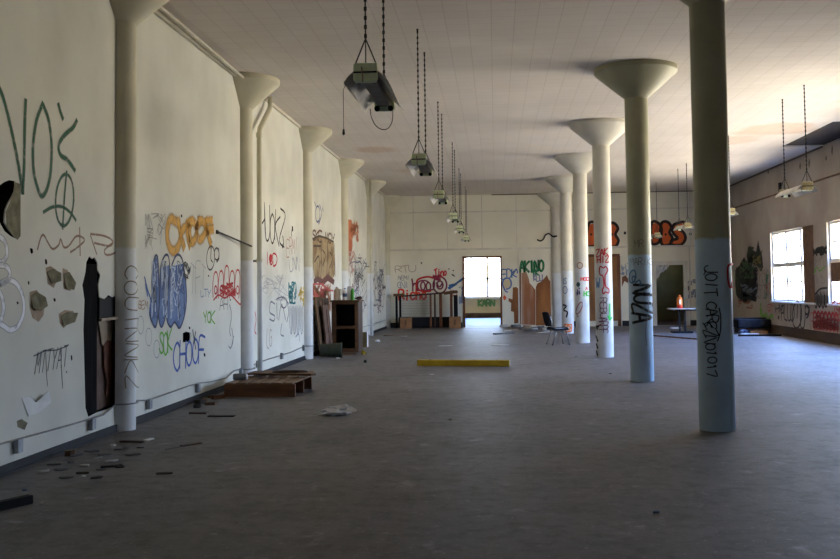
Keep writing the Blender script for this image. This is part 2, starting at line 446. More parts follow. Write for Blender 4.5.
def glass_mat():
    m = bpy.data.materials.new('window_glass'); m.use_nodes = True
    nt = m.node_tree; N = nt.nodes; L = nt.links; N.clear()
    o = N.new('ShaderNodeOutputMaterial'); t = N.new('ShaderNodeBsdfTransparent'); g = N.new('ShaderNodeBsdfGlossy'); x = N.new('ShaderNodeMixShader')
    t.inputs['Color'].default_value = (.94, .95, .95, 1); g.inputs['Roughness'].default_value = .05
    x.inputs[0].default_value = .05
    L.new(t.outputs[0], x.inputs[1]); L.new(g.outputs[0], x.inputs[2]); L.new(x.outputs[0], o.inputs['Surface'])
    return m
M['glass'] = glass_mat()

# ------------------------------------------------------------------ shell
def sheet(mb, P, rect, holes, n):
    """a flat wall face with openings; P maps (u, v) to the place"""
    u0, v0, u1, v1 = rect
    loops = [[(u0, v0), (u1, v0), (u1, v1), (u0, v1)]] + [list(h) for h in holes]
    bm = bmesh.new(); es = []
    for lp in loops:
        vv = [bm.verts.new(P(*q)) for q in lp]
        es += [bm.edges.new((vv[i], vv[(i + 1) % len(vv)])) for i in range(len(vv))]
    bmesh.ops.triangle_fill(bm, edges=es, use_beauty=True, normal=n)
    bm.verts.index_update()
    vs = [v.co.copy() for v in bm.verts]; fs = []
    for f in bm.faces:
        q = [v.index for v in f.verts]
        nn = (vs[q[1]] - vs[q[0]]).cross(vs[q[2]] - vs[q[0]])
        fs.append(q if nn.dot(Vector(n)) > 0 else q[::-1])
    bm.free(); mb.add(vs, fs)
def reveals(mb, P0, P1, loop):
    k = len(loop); vs = [P0(*q) for q in loop] + [P1(*q) for q in loop]
    mb.add(vs, [(i, (i + 1) % k, (i + 1) % k + k, i + k) for i in range(k)])
def rect_loop(a, b, c, d): return [(a, b), (c, b), (c, d), (a, d)]
def lw(px, py):
    p = hit('left', px, py)[0]; return (p.y, p.z)
def bw(px, py):
    p = hit('back', px, py)[0]; return (p.x, p.z)

# floor
mb = MB(); mb.box(((XL + XR) / 2, (YF + D) / 2, -.1), (XR - XL + .6, D - YF + .6, .2))
floor = struct(mb.build('floor', M['floor']))
# left wall with the broken-out places
hole_main = [lw(*p) for p in ((86, 262), (89, 256), (92, 259), (94, 257), (97, 263), (97, 270), (100, 275), (98, 285), (99, 297), (104, 299), (108, 295), (112, 297), (118, 295), (117, 303), (121, 312), (119, 330), (121, 352), (119, 380), (118, 404), (108, 409), (98, 412), (88, 417), (85, 408), (84, 370), (83, 330), (84, 300), (82, 285), (85, 272))]
hole_square = [lw(*p) for p in ((182.5, 333), (186, 331.5), (190, 332.5), (190, 341.5), (182.5, 342.5))]
hole_edge = [lw(*p) for p in ((-2, 186), (4, 182), (9, 180), (15, 181), (15, 190), (12, 196), (8, 203), (5, 210), (4, 222), (8, 229), (13, 235), (16, 239), (10, 236), (4, 231), (-1, 222), (-3, 205))]
holes = [hole_main, hole_square, hole_edge]
mb = MB(); P0 = lambda u, v: Vector((XL, u, v)); P1 = lambda u, v: Vector((XL - .13, u, v))
sheet(mb, P0, (YF, 0, D + .3, H), holes, (1, 0, 0))
mb.box((XL - .22, (YF + D) / 2, H / 2), (.16, D - YF + .6, H + .4))
for h in holes: reveals(mb, P0, lambda u, v: Vector((XL - .012, u, v)), h)
wall_left = struct(mb.build('wall_left', M['wall']))
mb = MB()
P0b = lambda u, v: Vector((XL - .012, u, v))
for h in holes:
    reveals(mb, P0b, P1, h)  # hole sides coloured near black too, so the opening looks shaded
    us = [q[0] for q in h]; vs_ = [q[1] for q in h]
    mb.box((XL - .133, (min(us) + max(us)) / 2, (min(vs_) + max(vs_)) / 2), (.012, max(us) - min(us) + .3, max(vs_) - min(vs_) + .3))
mb.build('wall_cavity', M['cavity'], wall_left)['label'] = 'dark space behind the torn wallboard'
# what shows in the torn opening
def lp(px, py, dx=0.0):
    p = hit('left', px, py)[0]; return Vector((XL + dx, p.y, p.z))
mb = MB()
a, b = lp(91, 258, -.04), lp(91, 416, -.04)
mb.box((XL - .05, a.y, (a.z + b.z) / 2 - .02), (.09, .34, a.z - b.z - .08))
o = mb.build('wall_stud', M['stud'], wall_left); o['label'] = 'black upright in the torn opening'; bevel(o, .01)
mb = MB()
mb.poly([lp(*p, -.10) for p in ((100, 322), (119, 318), (122, 345), (120, 404), (108, 410), (99, 413))], .015, Vector((1, 0, 0)))
o = mb.build('backing_board', M['hardboard'], wall_left); o['label'] = 'reddish brown backing board low in the opening'
mb = MB()
mb.poly([lp(*p, -.07) for p in ((109, 345), (112, 340), (117, 341), (118, 352), (116, 362), (118, 375), (114, 392), (111, 396), (112, 380), (109, 366))], .012, Vector((1, 0, 0)))
o = mb.build('torn_paper', M['rustpaper'], wall_left); o['label'] = 'rust coloured torn paper on the backing board'
mb = MB()
mb.poly([lp(*p, -.075) for p in ((104, 322), (110, 316), (116, 317), (119, 322), (117, 340), (113, 349), (107, 344), (106, 333))], .012, Vector((1, 0, 0)))
o = mb.build('torn_wallboard', M['beige'], wall_left); o['label'] = 'beige torn wallboard hanging in the opening'
mb = MB()
a, b = lp(100, 297, -.05), lp(118, 318, -.05)
mb.box((XL - .06, (a.y + b.y) / 2, (a.z + b.z) / 2), (.10, b.y - a.y, a.z - b.z))
o = mb.build('recessed_box', M['black'], wall_left); o['label'] = 'black box set in the top of the opening'; bevel(o, .012)
mb = MB()
mb.bar(lp(99, 320, .01), lp(130, 316, .03), .03, .03)
o = mb.build('batten', M['beige'], wall_left)
# peeled paint: curled flakes over bare olive backing
def flake(name, pts, curl, material, label=None, lift=.004):
    """a paint flake standing off the wall more and more towards its tip (first points stay on the wall)"""
    c = [sum(p[k] for p in pts) / len(pts) for k in (0, 1)]
    mb = MB(); vs = []
    for i, p in enumerate(pts):
        vs.append(lp(*p, lift + curl * (.5 - .5 * math.cos(2 * PI * i / len(pts)))))
    mid = lp(*c, lift + curl * .35)
    k = len(vs); off = Vector((.006, 0, 0))
    allv = vs + [mid] + [v - off for v in vs] + [mid - off]
    fs = [(i, (i + 1) % k, k) for i in range(k)] + [((i + 1) % k + k + 1, i + k + 1, 2 * k + 1) for i in range(k)]
    fs += [(i + k + 1, (i + 1) % k + k + 1, (i + 1) % k, i) for i in range(k)]
    mb.add(allv, fs)
    o = mb.build(name, material, wall_left)
    if label: o['label'] = label
    return o
for bare, fl in (
    (((29, 292), (36, 290), (41, 296), (44, 305), (43, 315), (38, 322), (32, 318), (29, 308)), ((30, 296), (35, 292), (41, 297), (42, 306), (36, 311), (31, 308))),
    (((45, 268), (50, 266), (56, 270), (57, 280), (53, 288), (47, 284)), ((46, 272), (51, 269), (56, 273), (56, 281), (50, 284))),
    (((62, 268), (67, 270), (71, 280), (70, 291), (63, 289), (62, 278)), ((63, 274), (67, 272), (71, 283), (69, 290), (64, 288))),
    (((58, 314), (64, 310), (73, 311), (71, 321), (63, 328), (59, 323)), ((60, 316), (66, 312), (73, 313), (70, 322), (62, 326)))):
    mb = MB(); mb.poly([lp(*p, .0015) for p in bare], n=Vector((1, 0, 0)))
    o = mb.build('bare_patch', M['beige'], wall_left); o['label'] = 'patch where the wall paint has come away'
    flake('paint_flake', fl, .05, M['oliveflake'], 'curled olive flake of old paint')
mb = MB(); mb.poly([lp(*p, .0015) for p in ((14, 182), (20, 184), (20, 236), (17, 240), (12, 235), (6, 226), (5, 212), (9, 203), (12, 195))], n=Vector((1, 0, 0)))
o = mb.build('bare_patch', M['oliveflake'], wall_left); o['label'] = 'olive backing laid bare beside the ragged hole'
flake('paint_flake', ((21, 398), (28, 396), (33, 402), (43, 391), (46, 402), (36, 412), (27, 416)), .05, M['white'], 'white flake of paint peeling low on the wall')
mb = MB(); mb.poly([lp(*p, .002) for p in ((16, 421), (21, 419), (27, 423), (24, 430), (17, 427))], n=Vector((1, 0, 0)))
o = mb.build('bare_patch', M['oliveflake'], wall_left)
mb = MB()
for x, y, w, h in ((31, 251, 1.6, 3), (45.5, 262, 1.2, 3), (71, 358, .8, 3), (28, 283, .8, 2), (17, 303, 1, 1.5), (54, 300, 1.2, 2), (181, 216, .8, 1.6), (208, 276, .6, 1), (204, 355, .9, 2), (189, 328, .8, 1.4), (230, 300, .5, 1), (66, 372, .5, 1.2), (292, 229, .6, 3)):
    mb.poly([lp(x - w, y - h, .002), lp(x + w * .6, y - h * .8, .002), lp(x + w, y + h * .5, .002), lp(x, y + h, .002), lp(x - w * .8, y + h * .4, .002)], n=Vector((1, 0, 0)))
o = mb.build('chipped_spot', M['cavity'], wall_left)

# right wall and its windows
WIN = [(26.45, 30.5), (21.3, 25.4), (16.1, 20.2), (10.9, 15.0), (5.7, 9.8), (.5, 4.6), (-4.7, -.6)]
WZ0, WZ1 = 1.0, 3.1
wh = [rect_loop(a, WZ0, b, WZ1) for a, b in WIN]
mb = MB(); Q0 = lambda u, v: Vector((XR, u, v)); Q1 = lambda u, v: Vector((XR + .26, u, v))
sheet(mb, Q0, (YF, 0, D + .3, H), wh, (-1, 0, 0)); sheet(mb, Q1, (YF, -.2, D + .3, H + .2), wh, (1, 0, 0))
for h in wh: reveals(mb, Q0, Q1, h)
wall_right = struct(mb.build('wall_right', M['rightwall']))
BOARD = []
def window(n, y0, y1, boards=(), cols=3):
    w = struct(empty('window_%d' % n, (XR + .13, (y0 + y1) / 2, WZ0)))
    yc, L_, Hh = (y0 + y1) / 2, y1 - y0, WZ1 - WZ0
    fr = MB()
    t = .07
    fr.box((0, -L_ / 2 + t / 2, Hh / 2), (.12, t, Hh)); fr.box((0, L_ / 2 - t / 2, Hh / 2), (.12, t, Hh))
    fr.box((0, 0, t / 2), (.12, L_ - 2 * t, t)); fr.box((0, 0, Hh - t / 2), (.12, L_ - 2 * t, t))
    fr.build('window_frame', M['white'], w)
    sa = MB(); cw = L_ / cols
    for k in range(1, cols): sa.box((0, -L_ / 2 + k * cw, Hh / 2), (.09, .16, Hh - 2 * t))
    sa.box((.0, 0, Hh * .52), (.10, L_ - 2 * t, .13))
    sa.build('mullion', M['white'], w)
    mu = MB()
    for zz in (.28, .76): mu.box((0, 0, Hh * zz), (.03, L_ - 2 * t, .05))
    mu.build('glazing_bar', M['white'], w)
    g = MB(); g.box((.0, 0, Hh / 2), (.006, L_ - 2 * t, Hh - 2 * t)); g.build('glass', M['glass'], w)
    si = MB(); si.box((-.06, 0, -.015), (.22, L_ + .1, .05)); s = si.build('window_sill', M['white'], w); bevel(s, .008)
    for (c0, c1, z0, z1) in boards:
        bd = MB(); a = -L_ / 2 + c0 * L_; b = -L_ / 2 + c1 * L_
        bd.box((-.075, (a + b) / 2, Hh * (z0 + z1) / 2), (.018, b - a, Hh * (z1 - z0)))
        o = bd.build('plywood_board', M['brownwood'] if n < 3 else M['plywood'], w); o['label'] = 'brown board nailed over part of the window'
    return w
window(1, *WIN[0], boards=((.0, .26, 0, 1),))
window(2, *WIN[1], boards=((.55, .98, .27, .5),))
window(3, *WIN[2])
window(4, *WIN[3], boards=((.0, 1, 0, 1),))
window(5, *WIN[4], boards=((.0, 1, 0, 1),))
window(6, *WIN[5], boards=((.17, 1, 0, 1),))
window(7, *WIN[6], boards=((.0, 1, 0, 1),))

# ceiling, with the strip where the tiles have come down
PX0, PY0, PY1 = 7.45, 21.65, 25.5
mb = MB()
def crect(x0, y0, x1, y1, z=H): mb.add([(x0, y0, z), (x0, y1, z), (x1, y1, z), (x1, y0, z)], [(0, 1, 2, 3)])
crect(XL, YF, PX0, D); crect(PX0, YF, XR, PY0); crect(PX0, PY1, XR, D)
jag = [(PX0 + .04, PY0 + .3), (PX0 - .02, PY0 + 1.4), (PX0 + .03, PY0 + 2.3), (PX0 - .03, PY1 - .5)]
for (x0, y0, x1, y1) in ((PX0, PY0, PX0, PY1), (PX0, PY0, XR, PY0), (PX0, PY1, XR, PY1)):
    mb.add([(x0, y0, H), (x1, y1, H), (x1, y1, H + .035), (x0, y0, H + .035)], [(0, 1, 2, 3)])
mb.box(((XL + XR) / 2, (YF + D) / 2, H + .16), (XR - XL + .9, D - YF + .9, .2))
ceiling = struct(mb.build('ceiling', M['ceiling']))
mb = MB(); mb.box(((PX0 + XR) / 2, (PY0 + PY1) / 2, H + .045), (XR - PX0 + .1, PY1 - PY0 + .1, .02))
o = mb.build('bare_ceiling_patch', M['substrate'], ceiling); o['label'] = 'dark strip where the ceiling tiles have fallen'

# front wall
mb = MB(); mb.box(((XL + XR) / 2, YF - .12, H / 2), (XR - XL + .8, .24, H + .4)); struct(mb.build('wall_front', M['backwall']))

# back wall with its two doorways
def zpx(surf, px, py): return hit(surf, px, py)[0].z
d1a, d1b = bw(464.8, 329)[0], bw(500.6, 329)[0]; d1z = zpx('back', 482, 258)
d2a, d2b = bw(656.5, 329)[0], bw(684.7, 329)[0]; d2z = zpx('back', 670, 264.8)
chew = [bw(*p) for p in ((669, 265), (668, 267.5), (665.5, 269), (663, 272), (660, 273), (658.5, 277), (656.5, 279))]
h1 = rect_loop(d1a, 0.001, d1b, d1z); h2 = rect_loop(d2a, 0.001, d2b, d2z)
mb = MB(); B0 = lambda u, v: Vector((u, D, v)); B1 = lambda u, v: Vector((u, D + .2, v))
sheet(mb, B0, (XL - .1, 0, XR + .1, H), [h1, h2], (0, -1, 0)); sheet(mb, B1, (XL - .1, -.2, XR + .1, H + .2), [h1, h2], (0, 1, 0))
reveals(mb, B0, B1, h1); reveals(mb, B0, B1, h2)
wall_back = struct(mb.build('wall_back', M['backwall']))
mb = MB(); q = [(d2a, d2z)] + [c for c in chew]
mb.poly([Vector((u, D + .03, v)) for u, v in ((d2a - .02, d2z + .02), *chew, (d2a - .02, chew[-1][1]))], .02, Vector((0, -1, 0)))
mb.build('broken_plaster', M['plaster'], wall_back)['label'] = 'broken pale plaster hanging in the doorway corner'
mb = MB()
for k in range(7):
    c = bw(R.uniform(660, 668), R.uniform(264, 269)); mb.box((c[0], D + .02, c[1]), (.12, .05, .08), rz=R.uniform(-1, 1), ry=R.uniform(-1, 1))
mb.build('plaster_crumb', M['plaster'], wall_back)
def door_frame(n, a, b, z, w, m, y=D):
    t = MB()
    t.box((a - w / 2 + .01, y - .02, z / 2), (w, .06, z)); t.box((b + w / 2 - .01, y - .02, z / 2), (w, .06, z)); t.box(((a + b) / 2, y - .02, z + w / 2), (b - a + 2 * w, .06, w))
    d = struct(empty('door_%d' % n, ((a + b) / 2, y, 0)))
    t.build('door_frame', m, None); o = bpy.data.objects['door_frame' if n == 1 else 'door_frame.%03d' % (n - 1)]
    o.parent = d; o.matrix_parent_inverse = Matrix.Translation(-Vector(d.location))
    return d
door_frame(1, d1a, d1b, d1z, .07, M['redwood'])
door_frame(2, d2a, d2b, d2z, .14, M['trimpaint'])
# boarded-up opening behind the columns
d3a, d3b = bw(586, 329)[0], bw(618, 329)[0]; d3z = zpx('back', 600, 256)
d3 = struct(empty('door_3', ((d3a + d3b) / 2, D, 0)))
def on(o, p):
    o.parent = p; o.matrix_parent_inverse = Matrix.Translation(-Vector(p.location)); return o
mb = MB(); mb.box(((d3a + d3b) / 2, D - .015, d3z / 2 + .1), (d3b - d3a, .03, d3z - .2))
o = on(mb.build('plywood_board', M['plywood']), d3); o['label'] = 'brown plywood sheet over the opening'
mb = MB(); mb.box((d3b + .05, D - .03, d3z / 2), (.12, .06, d3z)); mb.box((d3a - .05, D - .03, d3z / 2), (.12, .06, d3z)); mb.box(((d3a + d3b) / 2, D - .03, d3z + .02), (d3b - d3a + .2, .06, .1))
on(mb.build('door_frame', M['redwood']), d3)

# mouldings of the back wall
zr1, zr2 = zpx('back', 400, 213), zpx('back', 450, 249.5)
mb = MB(); mb.box(((XL + XR) / 2, D - .012, zr1), (XR - XL, .03, .05)); struct(mb.build('trim_1', M['trimpaint']))
x549 = bw(549, 250)[0]
mb = MB(); mb.box(((XL + XR) / 2, D - .018, zr2), (XR - XL, .036, .07)); struct(mb.build('trim_2', M['trimpaint']))
mb = MB()
for px in (387.5, 413, 447, 481.5, 516, 640, 648, 690, 720):
    x = bw(px, 230)[0]; mb.box((x, D - .008, (zr1 + H) / 2 - .0), (.035, .016, H - zr1)); mb.box((x, D - .008, (zr1 + zr2) / 2), (.03, .016, zr1 - zr2))
for px in (387.5, 518.5, 551, 690): mb.box((bw(px, 300)[0], D - .01, zr2 / 2), (.05, .02, zr2))
struct(mb.build('trim_3', M['trimpaint']))
# left cornice and its loosened end
mb = MB(); mb.bar((XL + .05, 5, H - .05), (XL + .05, 15.2, H - .05), .05, .06); mb.bar((XL + .03, 16.6, H - .03), (XL + .03, D, H - .03), .05, .05); mb.bar((XL + .14, 8, H - .03), (XL + .16, 15.35, H - .09), .04, .03)
struct(mb.build('trim_4', M['trimpaint']))
# dark line between ceiling and right wall; conduit-like rail on the right wall
zrr = zpx('right', 800, 186.5)
mb = MB(); mb.bar((XR - .015, YF, zrr), (XR - .015, D, zrr), .03, .04); struct(mb.build('trim_5', M['brownwood']))
mb = MB(); mb.bar((XR - .02, YF, H - .02), (XR - .02, PY0 - .1, H - .02), .04, .04); mb.bar((XR - .02, PY1, H - .02), (XR - .02, D, H - .02), .04, .04); mb.box(((XL + XR) / 2 + 2, D - .02, H - .015), (XR - XL - 4.2, .04, .03)); struct(mb.build('trim_6', M['brownbase']))
# baseboards
mb = MB(); mb.box((XL + .012, (YF + D) / 2, .04), (.024, D - YF, .08)); mb.box((XL + .02, (YF + D) / 2, .008), (.04, D - YF, .016)); struct(mb.build('baseboard_left', M['darkbase']))
mb = MB(); mb.box((XR - .02, (YF + D) / 2, .14), (.04, D - YF, .28)); o = struct(mb.build('baseboard_right', M['brownbase']))
mb = MB()
for a, b in ((-4.1, d1a - .1), (bw(553, 300)[0], d3a - .2), (d3b + .15, d2a - .2), (d2b + .2, XR - .1)): mb.box(((a + b) / 2, D - .02, .10), (b - a, .04, .20))
struct(mb.build('baseboard_back', M['darkbase']))

# room beyond the bright doorway
bx0, bx1, by1 = -3.6, 3.4, D + 11.2
def yw(px, py): p = hit('y%f' % by1, px, py)[0]; return (p.x, p.z)
wz0 = yw(480, 297.5)[1]; wmid = yw(487, 280)[0]; wtr = yw(480, 278.5)[1]
bz1 = 3.6
mb = MB()
bwin = [rect_loop(wmid - 1.75, wz0, wmid + 2.3, 3.3)]
Y0 = lambda u, v: Vector((u, by1, v)); Y1 = lambda u, v: Vector((u, by1 + .2, v))
sheet(mb, Y0, (bx0, 0, bx1, 4), bwin, (0, -1, 0)); sheet(mb, Y1, (bx0 - .2, -.2, bx1 + .2, 4.2), bwin, (0, 1, 0)); reveals(mb, Y0, Y1, bwin[0])
mb.box((bx0 - .1, (D + by1) / 2 + .1, 2), (.2, by1 - D - .2, 4)); mb.box((bx1 + .1, (D + by1) / 2 + .1, 2), (.2, by1 - D - .2, 4)); mb.box(((bx0 + bx1) / 2, (D + by1) / 2 + .1, 4.1), (bx1 - bx0 + .4, by1 - D, .2))
wall_room = struct(mb.build('wall_annex', M['cream']))
mb = MB(); mb.box(((bx0 + bx1) / 2, (D + by1) / 2 + .15, -.1), (bx1 - bx0 + .4, by1 - D + .1, .2)); struct(mb.build('floor_annex', mat('annex_floor', (.17, .17, .18), .6, (.13, .13, .14), 1.5)))
mb = MB(); mb.box((0, by1 - .02, .12), (bx1 - bx0, .04, .24)); struct(mb.build('baseboard_annex', M['brownbase']))
w = struct(empty('window_8', (wmid, by1 + .1, wz0)))
fr = MB(); Wd, Hd = 4.05, 3.3 - wz0; xo = .275
for xx in (-1.75 + .04, 0, 2.3 - .04): fr.box((xx, 0, Hd / 2), (.12, .1, Hd))
fr.box((xo, 0, .04), (Wd, .1, .08)); fr.box((xo, 0, Hd - .04), (Wd, .1, .08)); fr.box((xo, 0, wtr - wz0), (Wd, .1, .08)); fr.build('window_frame', M['white'], w)
g = MB(); g.box((xo, 0, Hd / 2), (Wd - .1, .006, Hd - .1)); g.build('glass', M['glass'], w)
si = MB(); si.box((xo, -.1, -.02), (Wd + .1, .3, .05)); si.build('window_sill', M['white'], w)
# dark room beyond the second doorway
cx0, cx1, cy1 = 4.0, 8.4, D + 5.2
mb = MB(); y0 = D + .2
mb.box((cx0 - .1, (y0 + cy1) / 2, 1.7), (.2, cy1 - y0, 3.8)); mb.box((cx1 + .1, y0 + .9, 1.7), (.2, 1.8, 3.8)); mb.box((cx1 + .1, (y0 + 3.0 + cy1) / 2, 1.7), (.2, cy1 - y0 - 3.0, 3.8)); mb.box((cx1 + .1, y0 + 2.4, .9), (.2, 1.2, 2.2)); mb.box((cx1 + .1, y0 + 2.4, 3.0), (.2, 1.2, 1.2)); mb.box(((cx0 + cx1) / 2, cy1 + .1, 1.7), (cx1 - cx0 + .4, .2, 3.8)); mb.box(((cx0 + cx1) / 2, (y0 + cy1) / 2, 3.5), (cx1 - cx0, cy1 - y0, .2))  # includes a made-up gap in the side wall, added to lighten the room
struct(mb.build('wall_storeroom', M['greenroom']))
mb = MB(); mb.box(((cx0 + cx1) / 2, (y0 + cy1) / 2, -.1), (cx1 - cx0 + .4, cy1 - y0 + .4, .2)); struct(mb.build('floor_storeroom', M['hardboard']))

# ------------------------------------------------------------------ columns and pillars
COLS = []
def capital(rad, R_, a0=0.0, a1=2 * PI, n=48):
    return MB().lathe([(rad + .004, ZC), (rad + .02, ZC + .02), (R_ - .01, H - .09), (R_, H - .075), (R_, H - .001)], n, a0, a1, close=False)
def column(i, label):
    y = CY0 + BAY * i
    c = empty('concrete_column', (CX, y, 0), 0, label, 'column', 'row of mushroom columns', 'thing')
    half = (i == 5)
    a0, a1 = (PI, 2 * PI) if half else (0, 2 * PI)
    if half: c.location.y = D
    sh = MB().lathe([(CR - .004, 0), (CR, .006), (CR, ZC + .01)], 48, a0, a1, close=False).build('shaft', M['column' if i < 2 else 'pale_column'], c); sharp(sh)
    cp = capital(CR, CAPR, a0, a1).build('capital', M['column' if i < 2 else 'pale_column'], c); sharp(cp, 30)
    if not half:
        s = MB(); a = 1.2 * PI
        s.tube([(math.cos(a + 3.3) * (CR + .012), math.sin(a + 3.3) * (CR + .012), ZC + .02), (math.cos(a + 3.3) * (CAPR - .005), math.sin(a + 3.3) * (CAPR - .005), H - .09)], .005, 5); s.build('seam', M['trimpaint'], cp)
    COLS.append(c); return c
for i, l in enumerate((
    'nearest thick concrete column, a long black handstyle tag running down its blue lower half',
    'second column from the camera, a bold black spray tag across its shaft',
    'third column, red outlines over a green arrow stroke, black dashes down its edge',
    'fourth column, standing just beyond the black chair, small red and green tags',
    'fifth column, behind the seat of the black chair, orange square outline near its foot',
    'last half column of the row, built against the back wall')): column(i, l)
PILS = []
for i, l in enumerate((
    'nearest half round wall pillar, brown letters sprayed down it beside the torn black opening',
    'half round wall pillar behind the low wooden pallet, with a bent pipe at its top',
    'half round wall pillar just before the tipped bin and leaning boards',
    'half round wall pillar half hidden behind the tall open cabinet',
    'half round wall pillar between the cabinet and the far corner, slim pipe in front',
    'quarter round pillar in the far corner of the long graffiti wall')):
    y = CY0 + BAY * i
    last = i == 5
    a0, a1 = (-PI / 2, 0.0) if last else (-PI / 2, PI / 2)
    if last: y = D
    c = empty('wall_pillar', (XL, y, 0), 0, l, 'pillar', 'row of wall pillars', 'thing')
    sh = MB().lathe([(PR, 0), (PR, ZC + .01)], 28, a0, a1).build('shaft', M['pillar'], c); sharp(sh)
    cp = capital(PR, .62, a0, a1, 28).build('capital', M['pillar'], c); sharp(cp, 30)
    PILS.append(c)
# ------------------------------------------------------------------ pipes, conduit, lamps
def thing(name, loc, label, cat, group=None, rz=0.0): return empty(name, loc, rz, label, cat, group)
t = thing('drain_pipe', (-4.08, 16.45, 0), 'cream pipe running down the wall beside the second pillar, bent near the ceiling', 'pipe')
MB().tube([(0, 0, 0), (0, 0, 4.25), (.0, .06, 4.36), (0, .80, 4.85), (0, .86, 4.95), (0, .86, H)], .045, 12).build('pipe', M['pillar'], t, True)
for z in (2.0, 4.2): MB().lathe([(.055, z), (.055, z + .08)], 14).build('pipe_collar', M['pillar'], t)
MB().box((-.06, 0, 2.04), (.13, .03, .04)).build('pipe_bracket', M['steel'], t)
t = thing('drain_pipe', (-4.0, 30.9, 0), 'slim cream pipe in front of the wall pillar near the far corner', 'pipe')
MB().tube([(0, 0, 0), (0, 0, H)], .045, 10).build('pipe', M['pillar'], t, True)
MB().lathe([(.055, 2.2), (.055, 2.28)], 14).build('pipe_collar', M['pillar'], t)
MB().box((-.1, 0, 2.24), (.2, .03, .04)).build('pipe_bracket', M['steel'], t)
a = lp(216, 232, .03); b = Vector((-4.04, 15.75, hit('left', 247, 246)[0].z - .02))
t = thing('metal_rod', a, 'thin dark rod slanting from the wall to the second pillar beside orange lettering', 'rod')
on(MB().tube([a, b], .014, 8).build('rod', M['chain'], None), t)
on(MB().box(a - Vector((.02, 0, 0)), (.03, .06, .06)).build('rod_bracket', M['chain'], None), t)

t = thing('electrical_conduit', (XL, 10, .3), 'grey conduit with small metal boxes running low along the graffiti wall', 'conduit')
cp = [(-20, 449), (0, 443), (45, 431), (80, 421), (100, 415)]
path = [lp(x, y, .03) for x, y in cp]
zc = lp(118, 407).z
for k in range(9):
    a = -PI / 2 + PI * k / 8; path.append(Vector((XL + .012 + (PR + .015) * math.cos(a), CY0 + (PR + .015) * math.sin(a), .30)))
for x, y in ((147, 400), (165, 393.5), (186, 386), (196, 383), (208, 382), (224, 378), (232, 371), (238, 369)): path.append(lp(x, y, .03))
z2 = path[-1].z
for k in range(9):
    a = -PI / 2 + PI * k / 8; path.append(Vector((XL + .012 + (PR + .015) * math.cos(a), CY0 + BAY + (PR + .015) * math.sin(a), z2 - .02)))
for x, y in ((258, 362), (270, 358), (290, 352), (301, 347)): path.append(lp(x, y, .03))
for k in range(9):
    a = -PI / 2 + PI * k / 8; path.append(Vector((XL + .012 + (PR + .015) * math.cos(a), CY0 + 2 * BAY + (PR + .015) * math.sin(a), path[-1].z)))
for j in (3, 4):
    path.append(Vector((XL + .03, CY0 + j * BAY - .6, .32)))
    for k in range(9):
        a = -PI / 2 + PI * k / 8; path.append(Vector((XL + .012 + (PR + .015) * math.cos(a), CY0 + j * BAY + (PR + .015) * math.sin(a), .32)))
path += [Vector((XL + .03, CY0 + 4 * BAY + .6, .32)), Vector((XL + .03, 36.4, .33))]
on(MB().tube(path, .009, 6).build('pipe_run', M['steel'], None), t)
for x, y in ((14.5, 446), (89, 424), (146.5, 404), (195.5, 388), (239, 372), (256, 364), (280, 356), (302, 348)):
    p = lp(x, y, .03)
    o = on(MB().box(p, (.05, .09, .12)).build('junction_box', M['galv'], None), t); bevel(o, .006)

